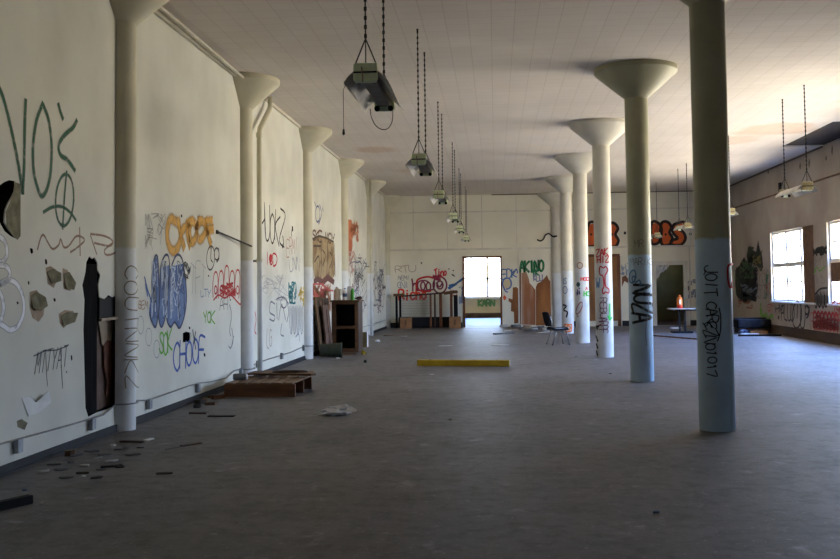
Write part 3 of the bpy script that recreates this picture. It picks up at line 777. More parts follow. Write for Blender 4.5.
# hanging lamps: a spine, two wings, lamp holders, chains up to the ceiling
LMAT = mat('lamp_green_enamel', (.82, .88, .60), .5, (.72, .80, .50), 9)
WING = mat('lamp_reflector', (.66, .64, .58), .45, (.50, .48, .44), 5, metal=.1)
SPINE = mat('lamp_spine', (.30, .27, .22), .55, (.20, .18, .15), 5)
MINT = mat('lamp_holder_plate', (.74, .84, .66), .5, (.66, .76, .58), 8)
def lamp(loc, label, group, L_=1.35, sway=0.0, loop=False, green=LMAT):
    x, y, z = loc
    t = thing('hanging_lamp', loc, label, 'lamp', group)
    t.rotation_euler = (0, sway, 0)
    mb = MB(); mb.box((0, L_ / 2, .055), (.12, L_ - .02, .06)); o = mb.build('lamp_spine', SPINE, t); bevel(o, .008)
    for s in (-1, 1):
        mb = MB()
        prof = [(.04 * s, .088), (.07 * s, .085), (.10 * s, .065), (.14 * s, .03), (.175 * s, -.012), (.18 * s, -.03)]
        n = len(prof); vs = []
        for yy in (.02, L_ - .02):
            vs += [(px, yy, pz) for px, pz in prof] + [(px + .006 * s, yy, pz + .004) for px, pz in prof]
        fs = []
        for i in range(n - 1):
            fs += [(i, i + 1, i + 1 + 2 * n, i + 2 * n), (i + n, i + n + 2 * n, i + n + 1 + 2 * n, i + n + 1), (i, i + n, i + n + 1, i + 1), (i + 2 * n, i + 1 + 2 * n, i + n + 1 + 2 * n, i + n + 2 * n)]
        fs += [(n - 1, 2 * n - 1, 4 * n - 1, 3 * n - 1), (0, 2 * n, 3 * n, n)]
        mb.add(vs, fs); mb.build('reflector_wing', WING, t, True)
    for k, yy in enumerate((0.0, L_)):
        mb = MB(); mb.box((0, yy, .06), (.20, .03, .15)); o = mb.build('end_plate', green if k == 0 else green, t); bevel(o, .018)
        if k == 0:
            MB().box((0, yy - .02, .055), (.19, .01, .012)).build('plate_slot', M['black'], o)
            MB().tube([(-.03, yy - .02, .10), (-.02, yy - .04, .03), (-.02, yy - .03, -.03)], .006, 6).build('wire_lead', M['beige'], o)
        hb = MB(); hb.box((0, yy + (-.03 if k else .03), .0), (.18, .03, .05)); hp = hb.build('lamp_holder', MINT, t); bevel(hp, .012)
        for s in (-1, 1):
            mb = MB(); mb.lathe([(.0, -.012), (.026, -.012), (.026, .012), (0, .012)], 14, M=Matrix.Translation((.065 * s, yy + (-.055 if k else .055), .0)) @ Matrix.Rotation(PI / 2, 4, 'X')); mb.build('socket', M['black'], hp)
        yk = yy + (.02 if k == 0 else -.02)
        mb = MB()
        top = H - z
        mb.tube([(-.09, yk, .12), (0, yk, .34)], .006, 6); mb.tube([(.09, yk, .12), (0, yk, .34)], .006, 6); mb.tube([(0, yk, .12), (0, yk, .34)], .005, 5)
        n_ = int((top - .36) / .038)
        for i in range(n_):
            zz = .36 + i * .038
            mb.box((0, yk, zz), (.024, .009, .034), rz=(i % 2) * PI / 2)
        mb.tube([(0, yk, .34), (0, yk, top)], .0065, 5)
        mb.build('chain', M['chain'], t)
        MB().lathe([(.012, top - .03), (.016, top - .001)], 10, M=Matrix.Translation((0, yk, 0))).build('ceiling_hook', M['chain'], t)
    if loop:
        MB().tube([(x + .02, L_ - .06, z) for x, z in spline([(-.15, .0), (-.14, -.08), (-.10, -.16), (-.04, -.20), (.02, -.19), (.06, -.12), (.065, -.01)], 4)], .004, 6).build('wire_loop', M['chain'], t)
        MB().tube([(-.178, .1, -.02), (-.2, .1, -.06), (-.2, .1, -.40)], .0025, 5).build('pull_cord', M['chain'], t)
        MB().lathe([(.0, -.44), (.012, -.43), (.008, -.39)], 8, M=Matrix.Translation((-.2, .1, 0))).build('pull_knob', M['chain'], t)
    return t
LG = 'hanging lamps in the long row'
lx = -1.03
lamp((lx, 7.72, 3.25), 'nearest hanging lamp, wide reflector seen from below with a wire loop', LG, loop=True)
for i, l in enumerate(('second hanging lamp from the camera in the long row over the open floor', 'third hanging lamp in the long row, bright wing edge catching daylight', 'fourth hanging lamp in the long row over the yellow beam side',
                       'fifth hanging lamp in the long row, small against the far wall', 'last hanging lamp in the long row, lowest in view above the doorway side')):
    lamp((lx + (.02, -.01, .03, .0, .02)[i], 12.95 + 5.2 * i, 3.23 + (.0, .02, -.01, 0, -.02)[i]), l, LG)
RG = 'hanging lamps near the window wall'
YG = mat('lamp_yellow_enamel', (.52, .46, .26), .5, (.42, .36, .18), 9)
for (x, y), l in (((5.55, 17.5), 'yellowed hanging lamp between nearest column and window wall, white light on its wing'), ((5.6, 23.3), 'small hanging lamp showing just beside the nearest column, pale lamp holders'),
                  ((5.62, 28.5), 'small hanging lamp above the table, beside orange wall lettering'), ((5.6, 33.7), 'small hanging lamp in front of the orange wall lettering near the second column')):
    lamp((x, y, 3.21), l, RG, green=YG)

# speaker on the window wall
p = hit('right', 782.5, 187)[0]
t = thing('wall_speaker', p, 'small black box fixed high on the window wall above a lamp', 'speaker')
o = on(MB().box(p + Vector((-.06, 0, 0)), (.12, .14, .26)).build('case', M['black'], None), t); bevel(o, .01)
on(MB().box(p + Vector((-.03, -.12, 0)), (.05, .1, .2)).build('bracket', M['steel'], None), t)

# ------------------------------------------------------------------ furniture and litter
# yellow timber
a, b = F(416.5, 366), F(509, 366.6)
t = thing('yellow_beam', (a + b) / 2, 'yellow painted timber lying across the middle of the floor', 'beam')
YEL = mat('yellow_paint', (.52, .36, .02), .6, (.40, .26, .015), 5, bump=.15)
L_ = (b - a).length; ang = math.atan2(b.y - a.y, b.x - a.x)
t.rotation_euler = (0, 0, ang)
o = MB().box((0, .07, .06), (L_, .14, .12)).build('timber', YEL, t); bevel(o, .012)
for s in (-1, 1): MB().box((s * L_ / 2, .07, .06), (.004, .12, .10)).build('end_grain', M['beige'], t)
mb = MB()
for k in range(4): mb.lathe([(.02, .0), (.02, .003)], 10, M=Matrix.Translation((-L_ * .36 + k * L_ * .24, .07, .12)))
mb.build('bolt_hole', M['black'], t)

# crumpled plastic
def crumple(name, loc, size, m, label, cat, rz=0, seed=1, group=None, res=14, ruff=.35):
    rr = random.Random(seed); bm = bmesh.new()
    bmesh.ops.create_icosphere(bm, subdivisions=3, radius=1)
    from mathutils import noise
    off = Vector((rr.random() * 50, rr.random() * 50, rr.random() * 50))
    for v in bm.verts:
        n = noise.noise(v.co * 1.8 + off) * ruff * 1.6 + abs(noise.noise(v.co * 4.5 + off)) * ruff
        v.co = v.co * (0.75 + n)
        v.co = Vector((v.co.x * size[0] / 2, v.co.y * size[1] / 2, max(v.co.z, -.8) * size[2] / 2 + size[2] * .4))
    mn = min(v.co.z for v in bm.verts)
    for v in bm.verts: v.co.z -= mn
    me = bpy.data.meshes.new(name); bm.to_mesh(me); bm.free(); me.materials.append(m)
    o = bpy.data.objects.new(name, me); C.objects.link(o); o.location = loc; o.rotation_euler = (0, 0, rz)
    return tag(o, label, cat, group)
PLAS = mat('white_plastic', (.84, .84, .86), .4, (.70, .70, .73), 9)
p = F(337, 416); crumple('plastic_sheet', p + Vector((0, .1, 0)), (.40, .22, .12), PLAS, 'crumpled white plastic on the open floor in front of the pallet', 'plastic', .15, 3, ruff=.6)

# low wooden pallet with boards on it
p = F(224, 396.8); q = F(295, 396.8)
PAL = mat('pallet_wood', (.20, .085, .035), .65, (.11, .045, .02), 5, stretch=(.4, 3, 3), bump=.1)
PTOP = mat('pallet_slat', (.27, .17, .10), .7, (.16, .09, .05), 5, stretch=(1, .4, 1))
t = thing('wooden_pallet', p, 'low brown wooden pallet against the wall, slatted top facing up', 'pallet')
w_ = (q - p).length; dd = 1.1; hh = .18
t.rotation_euler = (0, 0, math.atan2(q.y - p.y, q.x - p.x))
for k, yy in enumerate((0.0, .55, 1.1)):
    o = MB().box((w_ / 2 + .0 * k, yy, hh / 2), (w_, .045, hh)).build('stringer', PAL, t); bevel(o, .004)
for k in range(6):
    o = MB().box((.09 + k * (w_ - .18) / 5, .55, hh + .011), (.125, 1.15, .022), rz=R.uniform(-.02, .02)).build('slat', PTOP, t); bevel(o, .003)
# brown toilet-seat like ring / table leaf lying on it
p2 = F(290, 384); 
t2 = thing('broken_table_top', (-3.27, 14.72, .235), 'brown board with a wide round cut-out lying on the pallet', 'board')
t2.rotation_euler = (.0, 0, -.12); t2.scale = (.68, .8, 1)
outer = [(-.78, -.28), (.75, -.30), (.82, -.2), (.55, .34), (-.5, .40), (-.82, .22)]
inner = oval(.12, .04, .40, .20, .05, 20)[:-1]
mb = MB(); S0 = lambda u, v: Vector((u, v, .03)); S1 = lambda u, v: Vector((u, v, 0))
sheet(mb, S0, (0, 0, 1, 1), [], (0, 0, 1)); mb.v.clear(); mb.f.clear(); mb.fuv.clear()
def sheet2(mb, P, loops, n):
    bm = bmesh.new(); es = []
    for lp_ in loops:
        vv = [bm.verts.new(P(*q)) for q in lp_]; es += [bm.edges.new((vv[i], vv[(i + 1) % len(vv)])) for i in range(len(vv))]
    bmesh.ops.triangle_fill(bm, edges=es, use_beauty=True, normal=n); bm.verts.index_update()
    vs = [v.co.copy() for v in bm.verts]; fs = []
    for f in bm.faces:
        q = [v.index for v in f.verts]; nn = (vs[q[1]] - vs[q[0]]).cross(vs[q[2]] - vs[q[0]])
        fs.append(q if nn.dot(Vector(n)) > 0 else q[::-1])
    bm.free(); mb.add(vs, fs)
sheet2(mb, S0, [outer, inner], (0, 0, 1)); sheet2(mb, S1, [outer, inner], (0, 0, -1)); reveals(mb, S0, S1, outer); reveals(mb, S0, S1, inner)
mb.build('board', M['brownwood'], t2)
MB().tube([(x, y, .036) for x, y in oval(.12, .04, .40, .20, .05, 24)], .012, 6).build('cut_edge', M['darkwood'], t2)
# grey canister on the pallet, wood block behind it
tk = thing('metal_canister', (-3.8, 14.1, .202 + .052), 'small grey canister lying on the wall end of the pallet', 'canister', rz=.15)
MT = Matrix.Rotation(PI / 2, 4, 'Y')
o = MB().lathe([(0, -.10), (.04, -.10), (.046, -.09), (.05, .0), (.05, .09), (.0, .09)], 20, M=MT).build('body', mat('canister_grey', (.22, .23, .25), .4, (.14, .15, .16), 6), tk, True); sharp(o)
o = MB().lathe([(.0, .091), (.044, .091), (.046, .105), (.036, .11), (.0, .11)], 20, M=MT).build('lid', PLAS, tk, True); sharp(o)

# upright cabinet, open front
p = F(331.5, 352.5); q = F(356.5, 353.5)
t = thing('open_cabinet', (p.x, p.y, 0), 'tall dark wooden cabinet with open front, jugs standing on top', 'cabinet')
cw, cd, ch = .66, .55, 1.22
t.rotation_euler = (0, 0, -.05)
for nm, c, s, m in (('side_panel', (.02, cd / 2, ch / 2), (.035, cd, ch), 'darkwood'), ('side_panel', (cw - .02, cd / 2, ch / 2), (.035, cd, ch), 'darkwood'), ('back_panel', (cw / 2, cd - .01, ch / 2), (cw - .05, .015, ch - .02), 'black'),
                    ('top', (cw / 2, cd / 2 - .01, ch + .02), (cw + .06, cd + .06, .04), 'brownwood'), ('shelf', (cw / 2, cd / 2, .62), (cw - .08, cd - .05, .03), 'darkwood'), ('shelf', (cw / 2, cd / 2, .09), (cw - .08, cd - .05, .03), 'darkwood')):
    o = MB().box(c, s).build(nm, M[m], t); bevel(o, .004)
for nm, c, s in (('stile', (.055, -.008, ch / 2), (.11, .02, ch)), ('stile', (cw - .05, -.008, ch / 2), (.075, .02, ch)), ('rail', (cw / 2 + .01, -.008, .60), (cw - .2, .02, .07)), ('rail', (cw / 2, -.008, .05), (cw - .2, .02, .09)), ('rail', (cw / 2, -.008, ch - .03), (cw - .2, .02, .06))):
    o = MB().box(c, s).build(nm, M['brownwood'], t); bevel(o, .004)
ctop = ch + .04
cm = Matrix.Translation(t.location) @ Matrix.Rotation(-.05, 4, 'Z')
def jug(name, lx_, ly, r, h_, m, label, cat, cap=None, handle=False, neck=.4):
    o0 = cm @ Vector((lx_, ly, ctop)); u = thing(name, o0, label, cat)
    b = MB().lathe([(0, 0), (r, 0), (r * 1.02, .01), (r, h_ * .68), (r * .8, h_ * .8), (r * neck, h_ * .88), (r * neck, h_ * .93), (0, h_ * .93)], 20).build('body', m, u, True); sharp(b)
    c = MB().lathe([(0, h_ * .92), (r * neck * 1.15, h_ * .92), (r * neck * 1.15, h_), (0, h_)], 14).build('cap', cap or M['white'], u, True); sharp(c)
    if handle: MB().tube([(r * .75, 0, h_ * .8), (r * 1.35, 0, h_ * .76), (r * 1.35, 0, h_ * .45), (r * .95, 0, h_ * .38)], .012, 8).build('handle', m, u, True)
    return u
GRN = mat('green_plastic', (.10, .42, .06), .4, (.07, .32, .04), 7)
BLU = mat('blue_label', (.10, .16, .30), .5, (.06, .1, .2), 7)
jug('plastic_jug', .08, .27, .085, .33, mat('ivory_plastic', (.68, .62, .50), .45, (.58, .52, .4), 6), 'ivory plastic jug at the wall end of the cabinet top', 'jug', handle=True)
u = jug('spray_bottle', .29, .2, .055, .29, PLAS, 'slim white bottle with a blue band on the cabinet top', 'bottle', BLU)
MB().lathe([(.0565, .08), (.0565, .16)], 20, close=False).build('band', BLU, u, True)
u = thing('cardboard_carton', cm @ Vector((.39, .3, ctop)), 'tall white carton between the bottles on the cabinet top', 'carton')
o = MB().box((0, 0, .16), (.11, .10, .32)).build('box', PLAS, u); bevel(o, .004); MB().box((0, 0, .33), (.1, .02, .03)).build('fold', PLAS, u)
jug('green_bottle', .48, .20, .045, .31, GRN, 'green and white bottle on the cabinet top', 'bottle', PLAS)
o0 = cm @ Vector((.61, .30, ctop)); crumple('dark_rag', o0, (.17, .2, .10), mat('rag', (.07, .03, .025), .9, (.03, .015, .01), 9), 'dark reddish rag bunched at the window end of the cabinet top', 'rag', 0, 12)

# boards and cloth leaning beside the cabinet
PIC = mat('rough_board', (.14, .075, .03), .8, (.05, .03, .015), 4, stretch=(1, 1, .3), bump=.3)
def leaning(px0, px1, pyb, h_, m, label, lean=.12, cat='board', tk=.03, dy=0.0):
    y0, y1 = px0, px1
    u = thing('leaning_board', (XL + .06 + h_ * math.sin(lean) + tk + dy, (y0 + y1) / 2, .0), label, cat, 'boards leaning by the cabinet')
    u.rotation_euler = (0, -lean, 0)
    o = MB().box((-tk / 2, 0, h_ / 2 + .012), (tk, y1 - y0, h_)).build('board', m, u); bevel(o, .004)
    o = MB().box((.01, (y1 - y0) * .12, h_ * .55), (.016, (y1 - y0) * .3, h_ * .75), rx=.06).build('peeling_strip', M['hardboard'], u)
    return u
leaning(21.75, 22.6, 0, 1.35, PIC, 'ochre brown board leaning against the wall just past the third pillar', .10)
leaning(22.7, 23.5, 0, 1.3, M['darkwood'], 'dark board leaning between the ochre board and the cabinet', .06)
leaning(22.05, 22.85, 0, 1.15, M['hardboard'], 'reddish board leaning in front of the ochre and dark boards', .10, dy=.12)
# tipped bin
p = F(329.5, 358.5)
t = thing('waste_bin', p + Vector((0, .17, .17)), 'dark green waste bin tipped on its side below the cabinet', 'bin', rz=.1)
BIN = mat('bin_green', (.035, .045, .03), .5, (.02, .026, .018), 6)
o = MB().lathe([(0, -.24), (.135, -.24), (.14, -.235), (.165, .22), (.172, .225), (.172, .245), (.158, .245), (.13, -.20), (0, -.20)], 28, M=Matrix.Rotation(PI / 2, 4, 'Y')).build('body', BIN, t, True); sharp(o)
MB().tube([tuple(Matrix.Rotation(PI / 2, 4, 'Y') @ Vector((.17 * math.cos(k * PI / 12), .17 * math.sin(k * PI / 12), .235))) for k in range(25)], .01, 6).build('rim', BIN, t, True)
# little things beside the cabinet
p = F(363, 347); t = thing('olive_box', p + Vector((.02, .1, 0)), 'small olive box standing just beyond the cabinet by the wall', 'box')
o = MB().box((0, 0, .19), (.15, .2, .38)).build('box', mat('olive_card', (.16, .13, .06), .8, (.11, .09, .04), 6), t); bevel(o, .004)
MB().box((.08, 0, .2), (.008, .2, .4)).build('flap', PLAS, t)
p = F(363, 354.5); crumple('yellow_wrapper', p, (.15, .12, .10), mat('yellow_wrap', (.42, .32, .03), .6, (.3, .22, .02), 8), 'crumpled yellow wrapper on the floor beside the cabinet', 'wrapper', 0, 21)
p = F(364.8, 362.8); t = crumple('dark_ball', p, (.09, .09, .08), mat('dark_green_ball', (.01, .03, .015), .6, (.006, .015, .01), 6), 'small dark green ball on the floor near the cabinet', 'ball', 0, 22, ruff=.08)
p = F(377, 342); crumple('paper_scrap', p, (.16, .12, .08), PLAS, 'crumpled white paper near the far end of the graffiti wall', 'paper', 0, 23)
p = F(337.5, 358.5); crumple('paper_scrap', p, (.10, .08, .03), PLAS, 'flat white scrap of paper beside the tipped bin', 'paper', 0, 24)
p = F(349, 355); t = thing('floor_plank', (p.x, p.y + .05, 0), 'short brown plank on the floor in front of the cabinet', 'plank'); MB().box((0, 0, .02), (.3, .09, .04), rz=.1).build('plank', M['brownwood'], t)

# stand with wire panel against the back wall
xa, xb = bw(396, 331)[0], bw(458, 331)[0]
yb = D - .42
t = thing('wire_rack', ((xa + xb) / 2, yb, 0), 'low black framed wire rack with wooden posts against the back wall beside the doorway', 'rack')
W2 = (xb - xa) / 2
ht = 1.24
for x in (-W2 + .06, -W2 + .20): MB().box((x, .0, ht / 2), (.085, .06, ht)).build('post', M['black'], t)
for x, m, wd in ((W2 * .14, 'redwood', .07), (W2 * .20 + .09, 'darkwood', .06), (W2 * .46, 'redwood', .11), (W2 * .80, 'redwood', .1)):
    o = MB().box((x, -.02, ht / 2 + .05), (wd, .07, ht + .04)).build('wooden_post', M[m], t); bevel(o, .005)
for x in (W2 * .91, W2 - .04): MB().box((x, .0, ht / 2), (.085, .06, ht)).build('post', M['black'], t)
MB().box((-.02, .02, .24), (2 * W2 - .3, .05, .36)).build('bottom_panel', M['black'], t)
MB().bar((-W2 + .28, -.02, ht - .02), (W2 + .02, -.02, ht + .12), .10, .06).build('top_rail', M['darkwood'], t)
o = MB().box((-W2 + .16, -.03, ht + .03), (.42, .16, .10), ry=-.03).build('end_block', M['brownwood'], t); bevel(o, .006)
o = MB().box((W2 * .78, -.04, ht + .10), (.5, .14, .12), ry=-.12).build('end_block', M['brownwood'], t); bevel(o, .006)
mb = MB()
for k in range(26): x = -W2 + .28 + k * (W2 * 1.1 - .2) / 25; mb.tube([(x, .03, .4), (x, .03, ht)], .004, 4)
for k in range(8): z = .45 + k * .1; mb.tube([(-W2 + .26, .035, z), (W2 * .2, .035, z)], .004, 4)
mb.build('wire_mesh', M['steel'], t)
mb = MB()
for k in range(10): z = .5 + k * .075; mb.tube([(W2 * .88, -.01, z), (W2 - .02, -.02, z + .03)], .012, 5)
mb.build('coil_spring', M['black'], t)
CARD = mat('cardboard', (.33, .17, .075), .8, (.24, .115, .05), 5)
for px0, px1, h_, l in ((395, 407, .40, 'tan cardboard box at the wall end of the wire rack'), (446, 458.5, .42, 'tan cardboard box at the doorway end of the wire rack')):
    a, b = F(px0, 330.8), F(px1, 330.8)
    u = thing('cardboard_box', ((a.x + b.x) / 2, D - .70, 0), l, 'box', 'boxes at the ends of the wire rack'); w__ = b.x - a.x
    o = MB().box((0, 0, h_ / 2), (w__ * .96, .36, h_)).build('box', CARD, u); bevel(o, .005)
    MB().box((-w__ * .25, -.12, h_ + .01), (w__ * .45, .22, .012), ry=.12).build('flap', CARD, u); MB().box((w__ * .25, -.1, h_ + .012), (w__ * .45, .2, .012), ry=-.1).build('flap', CARD, u)
    MB().box((0, -.182, h_ * .55), (w__ * .14, .004, h_ * .5)).build('tape', M['brownwood'], u)

# chair
p = F(557.5, 344.5)
t = thing('school_chair', (p.x, p.y, 0), 'black plastic chair on thin steel legs facing the columns', 'chair')
t.rotation_euler = (0, 0, -1.25)       # faces +x, a little towards the camera
BLK = mat('chair_plastic', (.015, .017, .026), .75, (.01, .011, .018), 8, spec=.1)
def shell(pts_y_z, w0, thick, nm):
    """a moulded seat or back: a bent strip with a slight dish"""
    mb = MB(); nx = 8; n = len(pts_y_z); vs = []
    for s in (0, 1):
        for i, (y, z, ww) in enumerate(pts_y_z):
            for k in range(nx + 1):
                u = 2 * k / nx - 1
                dish = .03 * u * u
                t0 = pts_y_z[min(i + 1, n - 1)]; t1 = pts_y_z[max(i - 1, 0)]
                ty, tz = t0[0] - t1[0], t0[1] - t1[1]; l = math.hypot(ty, tz) or 1
                ny, nz = -tz / l, ty / l
                off = dish + s * thick
                vs.append((u * ww / 2, y - ny * -off if False else y + ny * off, z + nz * off))
    m = nx + 1; fs = []
    for i in range(n - 1):
        for k in range(nx):
            a = i * m + k; fs.append((a, a + 1, a + m + 1, a + m)); q = n * m; fs.append((a + q, a + m + q, a + m + 1 + q, a + 1 + q))
    q = n * m
    for k in range(nx): fs += [(k, k + q, k + 1 + q, k + 1), ((n - 1) * m + k, (n - 1) * m + k + 1, (n - 1) * m + k + 1 + q, (n - 1) * m + k + q)]
    for i in range(n - 1): fs += [(i * m, (i + 1) * m, (i + 1) * m + q, i * m + q), (i * m + nx, i * m + nx + q, (i + 1) * m + nx + q, (i + 1) * m + nx)]
    mb.add(vs, fs); return mb.build(nm, BLK, t, True)
sharp(shell([(.24, .415, .38), (.2, .44, .42), (.0, .43, .44), (-.14, .43, .43), (-.2, .445, .40)], .4, .045, 'seat'))
sharp(shell([(-.19, .47, .34), (-.215, .54, .40), (-.24, .66, .42), (-.27, .78, .40), (-.285, .82, .34)], .4, .028, 'backrest'))
CHR = mat('chair_steel', (.28, .28, .29), .3, (.2, .2, .2), 8, metal=.9)
o = MB().box((.02, -.195, .62), (.14, .012, .16), rx=.2).build('sticker', PLAS, t); o['label'] = 'white patch on the chair back'
t.scale = (1.06, 1.06, 1.06)
for s in (-1, 1):
    MB().tube([(s * .17, .14, .41), (s * .20, .22, .01)], .011, 8).build('leg', CHR, t, True)
    MB().tube([(s * .17, -.08, .41), (s * .20, -.22, .01)], .011, 8).build('leg', CHR, t, True)
    MB().tube([(s * .17, .14, .41), (s * .17, -.12, .41), (s * .16, -.19, .46), (s * .15, -.235, .62)], .011, 8).build('frame', CHR, t, True)
    for y in (.222, -.222): MB().lathe([(.014, 0), (.014, .02)], 10, M=Matrix.Translation((s * .20, y, 0))).build('foot_cap', M['black'], t)

# table with two pedestals and a bottle
p = F(684, 333.5)
t = thing('table', (6.45, 31.3, 0), 'long thin topped table on black pedestals near the dark doorway', 'table')
o = MB().box((0, 0, .77), (1.86, .75, .03)).build('table_top', mat('table_laminate', (.42, .40, .38), .4, (.34, .32, .30), 5), t); bevel(o, .006)
MB().box((0, 0, .735), (1.6, .5, .04)).build('apron', M['black'], t)
for s in (-1, 1):
    for k in (-.085, .085): MB().box((s * .55 + (.02 if s < 0 else 0) + k, 0, .39), (.055, .055, .68)).build('post', M['black'], t)
    o = MB().box((s * .55, 0, .03), (.62, .55, .05)).build('foot', M['black'], t); bevel(o, .01)
ORG = mat('orange_plastic', (.75, .22, .03), .4, (.6, .14, .02), 6)
RED = mat('red_plastic', (.55, .03, .02), .4, (.4, .02, .01), 6)
pp = hit('y31.2', 679.3, 309)[0]
t = thing('orange_bottle', (pp.x, 31.2, .785), 'orange and red bottle standing on the table', 'bottle')
o = MB().lathe([(0, 0), (.085, 0), (.09, .02), (.09, .10)], 20).build('base', RED, t, True); sharp(o)
o = MB().lathe([(.088, .10), (.086, .28), (.07, .33), (.04, .36), (.04, .385), (0, .385)], 20).build('body', ORG, t, True); sharp(o)
o = MB().lathe([(.045, .37), (.045, .42), (0, .43)], 16).build('cap', mat('cap_orange', (.6, .12, .02), .5), t, True); sharp(o)
MB().box((.0, -.089, .21), (.045, .006, .16)).build('sticker', PLAS, t)

# low black bench at the window wall
t = thing('low_bench', (7.95, 30.75, 0), 'low black upholstered bench standing by the window wall', 'bench')
o = MB().box((0, 0, .31), (1.0, .62, .26)).build('seat', M['black'], t); bevel(o, .03)
o = MB().box((0, .0, .11), (.95, .5, .16)).build('plinth', M['darkwood'], t)
o = MB().box((0, .26, .43), (.98, .08, .1)).build('back_ridge', M['black'], t); bevel(o, .02)
p = F(754, 331.5); t = thing('orange_board', (7.75, 30.2, .0), 'flat orange brown board on the floor before the black bench', 'board'); MB().box((.25, .0, .05), (.5, .12, .1), rz=.05).build('board', M['plywood'], t)
p = F(738, 333); crumple('blue_bag', (7.5, 29.95, 0), (.3, .2, .18), mat('blue_bag', (.10, .12, .2), .6, (.05, .06, .1), 8), 'small bluish bag slumped in front of the black bench', 'bag', 0, 31)
p = F(741, 334.5); t = thing('white_board', (7.55, 29.55, 0), 'flat white board on the floor before the black bench', 'board'); MB().box((0, 0, .03), (.5, .25, .04), rz=.1).build('board', PLAS, t)
p = F(768, 334); t = thing('window_ledge_board', (7.7, 29.0, 0), 'long dark board lying beside the window wall near the bench', 'board'); MB().box((0, 0, .03), (1.2, .2, .05), rz=-.12).build('board', M['black'], t)
p = F(804.8, 338.5); crumple('white_ball', p, (.08, .08, .08), PLAS, 'small white ball on the floor against the brown skirting under the window', 'ball', 0, 33, ruff=.1)
p = F(675, 338); t = thing('floor_lath', F(654, 336.2), 'long thin brown lath lying on the floor before the table', 'lath')
a, b = F(651, 336), F(700, 340); on(MB().bar(a + Vector((0, 0, .02)), b + Vector((0, 0, .02)), .05, .04).build('lath', M['brownwood'], None), t)
p = F(675, 328.8); crumple('white_rag', p, (.45, .2, .08), PLAS, 'white crumpled rag on the floor in the dark doorway', 'rag', .1, 36)

# bent cable on the far half column
cpt = [(536.8, 239.5), (540, 241), (543, 239), (545, 235.2), (548, 233.6), (550.5, 235), (553, 236.8), (556.5, 236)]
yy = D - .26
cpts = [hit('y%f' % yy, *q)[0] for q in spline(cpt, 4)]
t = thing('bent_cable', cpts[-1], 'black bent cable sticking out from the far half column', 'cable')
on(MB().tube(cpts + [Vector((CX - .1, D - .15, cpts[-1].z))], .028, 7).build('cable', M['black'], None, True), t)

# long dark bar at the camera's feet
a, b = F(-14, 513), F(30, 503)
t = thing('dark_bar', (a + b) / 2, 'dark square bar lying on the floor at the near end of the graffiti wall', 'bar')
o = on(MB().bar(a + Vector((0, 0, .03)), b + Vector((0, 0, .03)), .06, .06).build('bar', M['black'], None), t)

# litter on the floor
GREY = mat('grey_chip', (.17, .165, .17), .85, (.10, .10, .105), 9)
DK = mat('dark_chip', (.05, .042, .036), .85, (.03, .025, .02), 9)
def chip(px, py, w, dp, h_, m, label, cat='chip', group=None, rz=None, name='floor_chip'):
    p = F(px, py); mb = MB(); n = R.randint(5, 8); pts = []
    for k in range(n):
        a = 2 * PI * k / n + R.uniform(-.3, .3); rr = R.uniform(.6, 1)
        pts.append(Vector((math.cos(a) * w / 2 * rr, math.sin(a) * dp / 2 * rr, .002)))
    mb.poly(pts, h_, Vector((0, 0, 1)))
    o = mb.build(name, m); o.location = p; o.rotation_euler = (0, 0, R.uniform(0, 1) if rz is None else rz)
    return tag(o, label, cat, group)
for x, y in ((70, 463), (84, 466), (96, 459), (104, 455), (110, 462), (118, 450), (126, 449), (60, 470), (44, 472), (132, 455), (100, 470), (82, 474), (66, 478), (52, 465), (91, 452), (76, 456), (112, 446), (140, 448), (120, 468), (96, 478)):
    chip(x, y, R.uniform(.06, .2), R.uniform(.04, .12), R.uniform(.006, .016), R.choice((GREY, GREY, DK, GREY, DK, M['plaster'])), 'loose chip of plaster or paint in the scatter below the torn black opening', group='chips below the torn opening')
for x, y in ((212, 398), (205, 402), (200, 404), (218, 399), (196, 408), (210, 405)):
    chip(x, y, R.uniform(.1, .25), R.uniform(.06, .16), R.uniform(.03, .09), R.choice((PAL, M['brownwood'], DK)), 'brown wood splinter in the small heap before the pallet', 'splinter', 'splinters before the pallet', name='wood_splinter')
for x, y, w, l in ((70, 455.5, .14, 'brownish chip in the scatter by the near wall, under a hanging flake'),): chip(x, y, w, .1, .05, M['brownwood'], l)
def stick(px0, py0, px1, py1, w, h_, m, label, name='floor_stick', cat='stick'):
    h_ *= .6
    a, b = F(px0, py0), F(px1, py1); t = thing(name, (a + b) / 2, label, cat)
    on(MB().bar(a + Vector((0, 0, h_ / 2)), b + Vector((0, 0, h_ / 2)), w, h_).build('stick', m, None), t)
stick(120, 442, 143, 442.5, .05, .03, M['darkwood'], 'dark stick lying at the foot of the nearest wall pillar')
stick(145, 441, 152, 439, .05, .02, M['white'], 'short pale stick at the foot of the nearest wall pillar')
stick(181, 446.5, 200, 443.5, .05, .02, M['darkwood'], 'dark splinter with a pale tip on the floor past the nearest pillar')
stick(165, 450, 180, 447, .02, .01, GREY, 'thin grey stick lying behind the dark splinter on the open floor')
stick(190, 413.3, 207, 413.5, .1, .03, M['darkwood'], 'dark board lying by the wall before the pallet')
stick(208, 416.5, 234, 416.5, .09, .02, M['black'], 'black strip lying on the floor before the pallet')
stick(156, 474, 172, 473.5, .05, .015, DK, 'dark scrap strip on the near floor')
stick(100, 467.5, 122, 466, .06, .02, M['black'], 'black strip at the edge of the plaster scatter')
